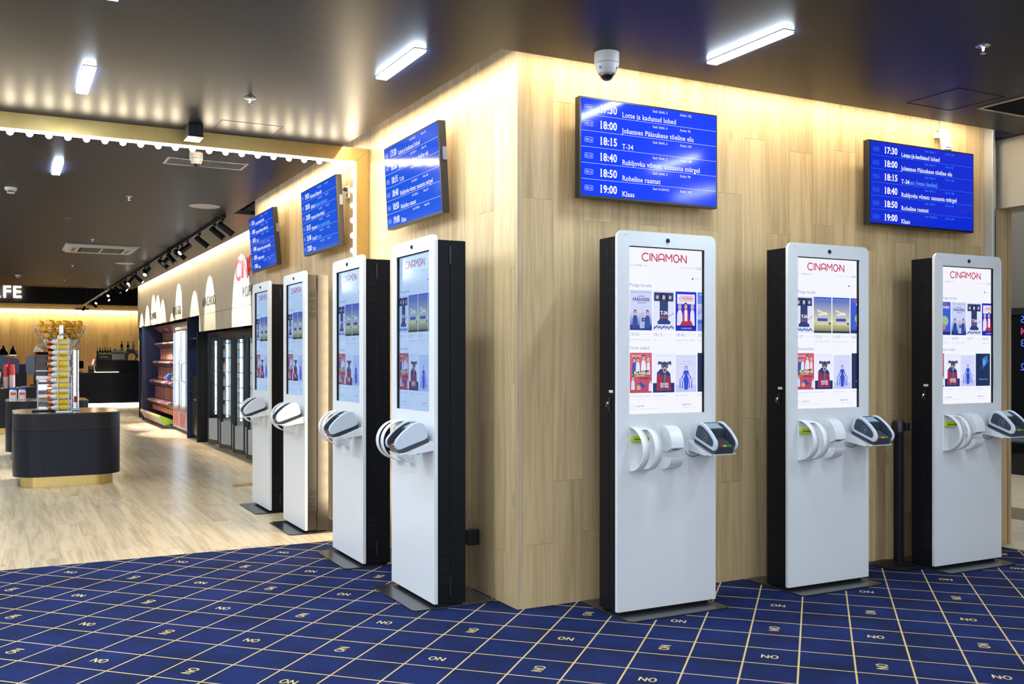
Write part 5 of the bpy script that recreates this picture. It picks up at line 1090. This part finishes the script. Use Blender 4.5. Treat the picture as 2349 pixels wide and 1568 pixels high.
# ================================================================== SNACK WALL
def fin(label, y, x0, x1, z1, th=.035, mtl=m_navy):
    o = MB().box(x0, x1, -th / 2, th / 2, 0, z1).build('partition', mtl, None, (0, y, 0), bevel=.002); return tag(o, label, 'partition', 'upright panels of the snack wall')
fin('navy upright panel at the far end of the snack wall', 19.3, .31, 1.3, 2.085); fin('tall navy panel beside the candy stand, with small yellow sign', 18.35, .262, 1.3, 2.085)
fin('navy panel between the drink coolers and the dark niche', 12.71, .31, 1.3, 2.085); fin('black end panel of the folding-door cabinet', 11.775, .31, 1.3, 1.806, .04, m_charcoal)
ys = thing('notice_strip', 'narrow yellow notice on the edge of the far navy panel', 'sign', (.30, 19.28, 1.30)); MB().box(.0, .009, -.03, .03, 0, .48).build('strip', mat('notice_yellow', (.72, .60, .12), .5), ys); MB().box(-.001, .0, -.022, .022, .08, .38).build('print', m_labr, ys)
tb_ = thing('waste_cabinet', 'dark waste cabinet with lever lock at the far end of the snack wall', 'cabinet', (.62, 18.83, 0)); MB().box(-.28, .5, -.42, .42, .06, .90).build('body', m_bronze, tb_, bevel=.004); MB().box(-.30, .5, -.43, .43, .90, .93).build('worktop', m_blackp, tb_); MB().cyl((-.30, -.2, .80), (-.28, -.2, .80), .02, n=12).box(-.31, -.295, -.2, -.10, .79, .81).build('lever', m_brass, tb_); MB().box(-.24, .5, -.4, .4, 0, .06).build('plinth', m_blackp, tb_)
# candy stand: four tiers of clear bins on a curved striped back, tray of coloured chutes at the foot
cs = thing('candy_stand', 'tall pick and mix candy stand with four tiers of clear bins', 'stand', (.42, 16.7, 0)); random.seed(21)
tier = [(1.58, .17), (1.18, .124), (.77, .06), (.365, .005)]
stripes = [(.80, .27, .03), (.62, .10, .30), (.85, .35, .06), (.30, .06, .35), (.75, .55, .25), (.55, .08, .38), (.85, .30, .03), (.16, .20, .06)]
ys0, ys1 = -1.52, 1.50
crv = [(.22, 2.02), (.25, 1.90), (.26, 1.80), (.24, 1.70), (.19, 1.60), (.20, 1.50), (.215, 1.42), (.20, 1.32), (.15, 1.20), (.155, 1.10), (.165, 1.02), (.15, .92), (.09, .79), (.095, .69), (.10, .62), (.09, .52), (.04, .38), (.04, .25)]
NS = 26
for i in range(NS):
    a = ys0 + (ys1 - ys0) * i / NS; b = a + (ys1 - ys0) / NS - .012
    c = stripes[i % 8]; m = MB()._add([(p_[0], yy, p_[1]) for p_ in crv for yy in (a, b)] , [(2 * k, 2 * k + 1, 2 * k + 3, 2 * k + 2) for k in range(len(crv) - 1)]); o = m.build('back_strip', mat('stripe_%d' % (i % 8), c, .35), cs, smooth=True, sharp=70); s2 = o.modifiers.new('thick', 'SOLIDIFY'); s2.thickness = .012
MB().box(.29, .33, ys0, ys1, .05, 2.05).build('back_panel', m_navy, cs)
MB().prism([(.29, 1.88), (.05, 2.05), (.07, 2.07), (.30, 2.07)], 1, ys0, ys1).build('header_board', mat('header_plum', (.22, .07, .06), .4), cs); hp = MB(); hp.ink = (.55, .30, .32)
for i in range(3): hp._add([(.11, -1.1 + i * .9, 2.0075), (.11, -.6 + i * .9, 2.0075), (.18, -.5 + i * .9, 1.958), (.18, -1.0 + i * .9, 1.958)], [(0, 1, 2, 3)])
hp.v = [(v[0] - .008, v[1], v[2] - .008) for v in hp.v]; hp.build('header_print', m_ink, cs)
m_bin = glass('bin_acrylic', (.86, .80, .82), .16, .06)
candy_c = [(.72, .22, .22), (.85, .60, .48), (.70, .45, .58), (.88, .80, .74), (.42, .60, .18), (.80, .48, .50), (.86, .76, .80), (.74, .50, .38)]
for ti, (z, xo) in enumerate(tier):
    nb = 12
    for i in range(nb):
        a = ys0 + (ys1 - ys0) * i / nb; b = a + (ys1 - ys0) / nb - .01
        o = MB().prism([(xo + .035, z - .01), (xo - .01, z), (xo - .10, z + .09), (xo - .105, z + .13), (xo - .06, z + .16), (xo + .045, z + .17)], 1, a, b).build('bin', m_bin, cs)
        cc = candy_c[(i * 3 + ti * 5) % 8]
        MB().prism([(xo + .030, z + .0), (xo - .005, z + .010), (xo - .085, z + .092), (xo - .075, z + .115), (xo - .02, z + .135), (xo + .035, z + .14)], 1, a + .012, b - .012).build('sweets', noisy('sweets_%d' % ((i * 3 + ti * 5) % 8), tuple(v * .55 for v in cc), cc, 60, .4), o)
for i in range(5):
    a = ys0 + (ys1 - ys0) * i / 5; b = a + (ys1 - ys0) / 5 - .01; c = [(.36, .66, .05), (.95, .45, .06), (.92, .42, .10), (.70, .25, .48), (.95, .45, .06)][i]
    MB().prism([(.12, .10), (-.12, .07), (-.215, .235), (-.205, .255), (-.185, .25), (.10, .135)], 1, a, b).build('chute', mat('chute_%d' % i, c, .35), cs)
    MB().prism([(-.216, .225), (-.222, .222), (-.125, .055), (-.115, .055)], 1, a, b).build('chute_front', mat('chute_front_%d' % i, tuple(.45 * v + .42 for v in c), .35), cs)
MB().box(-.04, .30, ys0, ys1, 0, .07).build('base', m_grey, cs); sc = thing('candy_scoop', 'blue plastic scoop resting on the third tier of the candy stand', 'scoop', (.47, 15.85, .92)); MB().prism([(-.05, 0), (.04, .02), (.05, .11), (.0, .15), (-.05, .09)], 1, -.06, .06).build('bowl', mat('scoop_blue', (.05, .20, .75), .3), sc, bevel=.012); MB().cyl((.04, 0, .08), (.10, 0, .20), .015, n=10).build('handle', mat('scoop_blue', (.05, .20, .75), .3), sc)
# drink coolers with lit glass doors
m_cool = mat('cooler_light', (.9, .93, 1), .4, em=(.80, .89, 1.0), es=9.0); m_coolb = noisy('cooler_grey', (.52, .54, .58), (.58, .60, .64), 10, .35)
def cooler(label, y0, y1):
    c = thing('drink_cooler', label, 'fridge', (.40, (y0 + y1) / 2, 0), 0, 'tall lit drink coolers'); h = (y1 - y0) / 2 - .006
    MB().box(.06, .75, -h, -h + .03, .44, 2.04).box(.06, .75, h - .03, h, .44, 2.04).box(.06, .75, -h, h, 1.97, 2.04).box(.70, .75, -h, h, .44, 2.0).build('cabinet', m_coolb, c)
    MB().prism([(.0, 1.90), (.0, 2.0), (.03, 2.045), (.10, 2.045), (.10, 1.90)], 1, -h, h).build('header', mat('cooler_head', (.42, .33, .24), .4), c, bevel=.01)
    MB().box(.02, .75, -h, h, .06, .40).build('base_unit', m_coolb, c, bevel=.012)
    g = MB()
    for i in range(9): z = .12 + i * .028; g.prism(rrect(-h + .06, h - .06, z, z + .014, .005, 2), 0, .012, .0205)
    g.v = g.v; g.build('grill', m_redprint, c); MB().box(.01, .06, -h, h, .40, .45).build('kick_band', mat('cooler_copper', (.45, .22, .15), .4), c)
    for yy in (-h + .07, h - .07): MB().box(.07, .10, yy - .022, yy + .022, .50, 1.95).build('light_tube', m_cool, c)
    MB().box(.66, .69, -h + .04, h - .04, .46, 1.96).build('glow_back', mat('cooler_back', (.8, .85, .95), .4, em=(.8, .9, 1), es=2.2), c)  # back panel given its own glow to brighten the cooler inside
    d = MB().box(.02, .05, -h + .005, -h + .045, .455, 1.90).box(.02, .05, h - .045, h - .005, .455, 1.90).box(.02, .05, -h, h, 1.86, 1.90).box(.02, .05, -h, h, .455, .50).build('door_frame', m_coolb, c)
    MB().box(.03, .036, -h + .045, h - .045, .50, 1.86).build('door_glass', m_pane, d)
    MB().tube([(.02, -h + .02, 1.30), (-.05, -h + .03, 1.27), (-.05, -h + .03, .97), (.02, -h + .02, .94)], .012, 8).build('handle', m_jar, d)
    for s_ in range(5): MB().box(.12, .64, -h + .05, h - .05, .62 + s_ * .25, .63 + s_ * .25).build('shelf', m_steel, c)
    for s_ in range(5):
        for q in range(4):
            yy = -h + .12 + q * (2 * h - .24) / 3; bt = MB().lathe([(.028, 0), (.03, .01), (.03, .11), (.012, .15), (.012, .17)], (.22, yy, .63 + s_ * .25), 10); bt.build('can', m_cglass if (q + s_) % 3 else mat('can_blue', (.25, .35, .62), .3), c, smooth=True)
cooler('lit white drink cooler next to the candy stand', 14.28, 15.0); cooler('lit white drink cooler in the middle of the group', 13.52, 14.24); cooler('lit drink cooler nearest the dark niche, half hidden', 12.76, 13.48)
# niche with napkins
nc = thing('napkin_station', 'dark napkin and waste cabinet in the navy niche', 'cabinet', (.62, 12.24, 0)); MB().box(-.24, .6, -.42, .42, .08, .80).build('body', m_bronze, nc, bevel=.004); MB().box(-.28, .6, -.43, .43, .80, .825).build('worktop', m_blackp, nc); MB().box(-.245, -.235, .05, .30, .42, .62).build('waste_slot', m_slot, nc); MB().cyl((-.27, -.10, .68), (-.24, -.10, .68), .022, n=12).box(-.285, -.265, -.1, .02, .67, .69).build('lever', m_brass, nc); MB().box(-.20, .6, -.4, .4, 0, .08).build('plinth', m_blackp, nc)
nsf = tag(MB().box(-.26, .35, -.42, .42, 0, .02).build('niche_shelf', m_steel, None, (.62, 12.24, 1.70)), 'thin bright shelf high in the navy niche', 'shelf')
MB().box(1.07, 1.25, 11.82, 12.66, .83, 2.08).build('niche_back', m_navy, bpy.data.objects['wall_recess'])
nb = thing('napkin_box', 'black box on the niche cabinet with a white napkin sticking out', 'dispenser', (.50, 12.2, .825)); MB().box(-.13, .15, -.33, .30, 0, .25).build('box', m_blackp, nb, bevel=.006); MB().prism([(-.10, .25), (-.13, .34), (-.06, .42), (.0, .40), (.02, .25)], 1, -.26, -.20).build('napkin', m_jar, nb)
# folding-door heated cabinet
hc = thing('snack_cabinet', 'wide lit snack cabinet with black-framed folding glass doors', 'cabinet', (.50, 9.75, 0)); Y0, Y1 = -3.4, 2.0
MB().box(.42, .46, Y0, Y1, .05, 1.80).box(.02, .46, Y1 - .03, Y1, 0, 1.80).box(.02, .46, Y0, Y1, 1.77, 1.80).build('carcass', m_charcoal, hc)
MB().box(.405, .419, Y0 + .02, Y1 - .04, .42, 1.74).build('glow_back', mat('cabinet_back', (.75, .8, .85), .4, em=(.82, .92, 1.0), es=1.4), hc)  # emission put into the back panel so the cabinet interior looks lit
MB().box(.02, .42, Y0, Y1, .0, .40).build('lower_front', mat('cabinet_grey', (.42, .45, .46), .4), hc)
MB().box(-.02, .03, Y0, Y1, 1.70, 1.79).build('head_rail', m_blackp, hc); MB().box(-.03, .03, Y0, Y1, 0, .035).build('floor_rail', m_steel, hc)
for i in range(6): MB().box(.06, .40, Y0 + .02, Y1 - .04, .50 + i * .22, .512 + i * .22).build('shelf', mat('shelf_white', (.75, .78, .8), .35), hc)
for yy in (1.90, .98, .02, -.96, -1.96): MB().box(.24, .404, yy, yy + .02, .41, 1.76).build('divider', mat('cabinet_white', (.72, .76, .80), .4), hc)
m_tube = mat('cabinet_tube', (.9, .95, 1), .4, em=(.9, .96, 1.0), es=6.0)
jamb = [1.98, 1.60, 1.14, .62, .13, -.35, -.72, -1.2, -1.7, -2.2, -2.7]
for i, (a, b) in enumerate(zip(jamb[:-1], jamb[1:])):
    f0, f1 = (.0, -.085) if i % 2 == 0 else (-.085, .0)
    def P4(t, w_, off): return (f0 + (f1 - f0) * t + off, a + (b - a) * t)
    L_ = abs(b - a); tf = .05 / L_
    fr = MB()
    for t0, t1 in ((0, tf), (1 - tf, 1)): fr.prism([P4(t0, 0, -.012), P4(t1, 0, -.012), P4(t1, 0, .022), P4(t0, 0, .022)], 2, .03, 1.70)
    fr.prism([P4(0, 0, -.012), P4(1, 0, -.012), P4(1, 0, .022), P4(0, 0, .022)], 2, 1.65, 1.70).prism([P4(0, 0, -.012), P4(1, 0, -.012), P4(1, 0, .022), P4(0, 0, .022)], 2, .03, .09)
    d = fr.build('door', m_blackp, hc)
    MB().prism([P4(tf, 0, .003), P4(1 - tf, 0, .003), P4(1 - tf, 0, .009), P4(tf, 0, .009)], 2, .09, 1.65).build('glass_pane', m_pane, d)
    MB().prism([P4(tf, 0, -.010), P4(1 - tf, 0, -.010), P4(1 - tf, 0, .002), P4(tf, 0, .002)], 2, .09, .42).build('kick_plate', mat('kick_grey', (.50, .53, .54), .35, .2), d)
    if i % 2 == 0: MB().box(.08, .10, (a + b) / 2 + .10, (a + b) / 2 + .13, .46, 1.68).build('light_tube', m_tube, hc)
# snack tubs on the shelves
m_tub = mat('tub_white', (.74, .74, .72), .4); m_nacho = noisy('nacho_yellow', (.72, .42, .06), (.85, .58, .16), 40, .6)
tub = None
for ci, (yy, nm) in enumerate(((11.23, 'left'), (10.22, 'middle'))):
    for s_ in range(6):
        lab = '%s snack tub with yellow lid food, %s column behind the folding doors' % (['lowest', 'second lowest', 'third from the bottom', 'third from the top', 'second from the top', 'topmost'][s_], nm)
        loc = (.64, yy, .513 + s_ * .22)
        if tub is None:
            tub = thing('snack_tub', lab, 'food', loc, 0, 'snack tubs in the lit cabinet'); MB().lathe([(.050, 0), (.066, .095), (.068, .098)], (0, 0, 0), 18).build('tub', m_tub, tub, smooth=True); MB().sphere((0, 0, .10), .064, 12, 8, (1, 1, .55)).build('snack', m_nacho, tub, smooth=True)
        else: dup(tub, loc, None, lab)
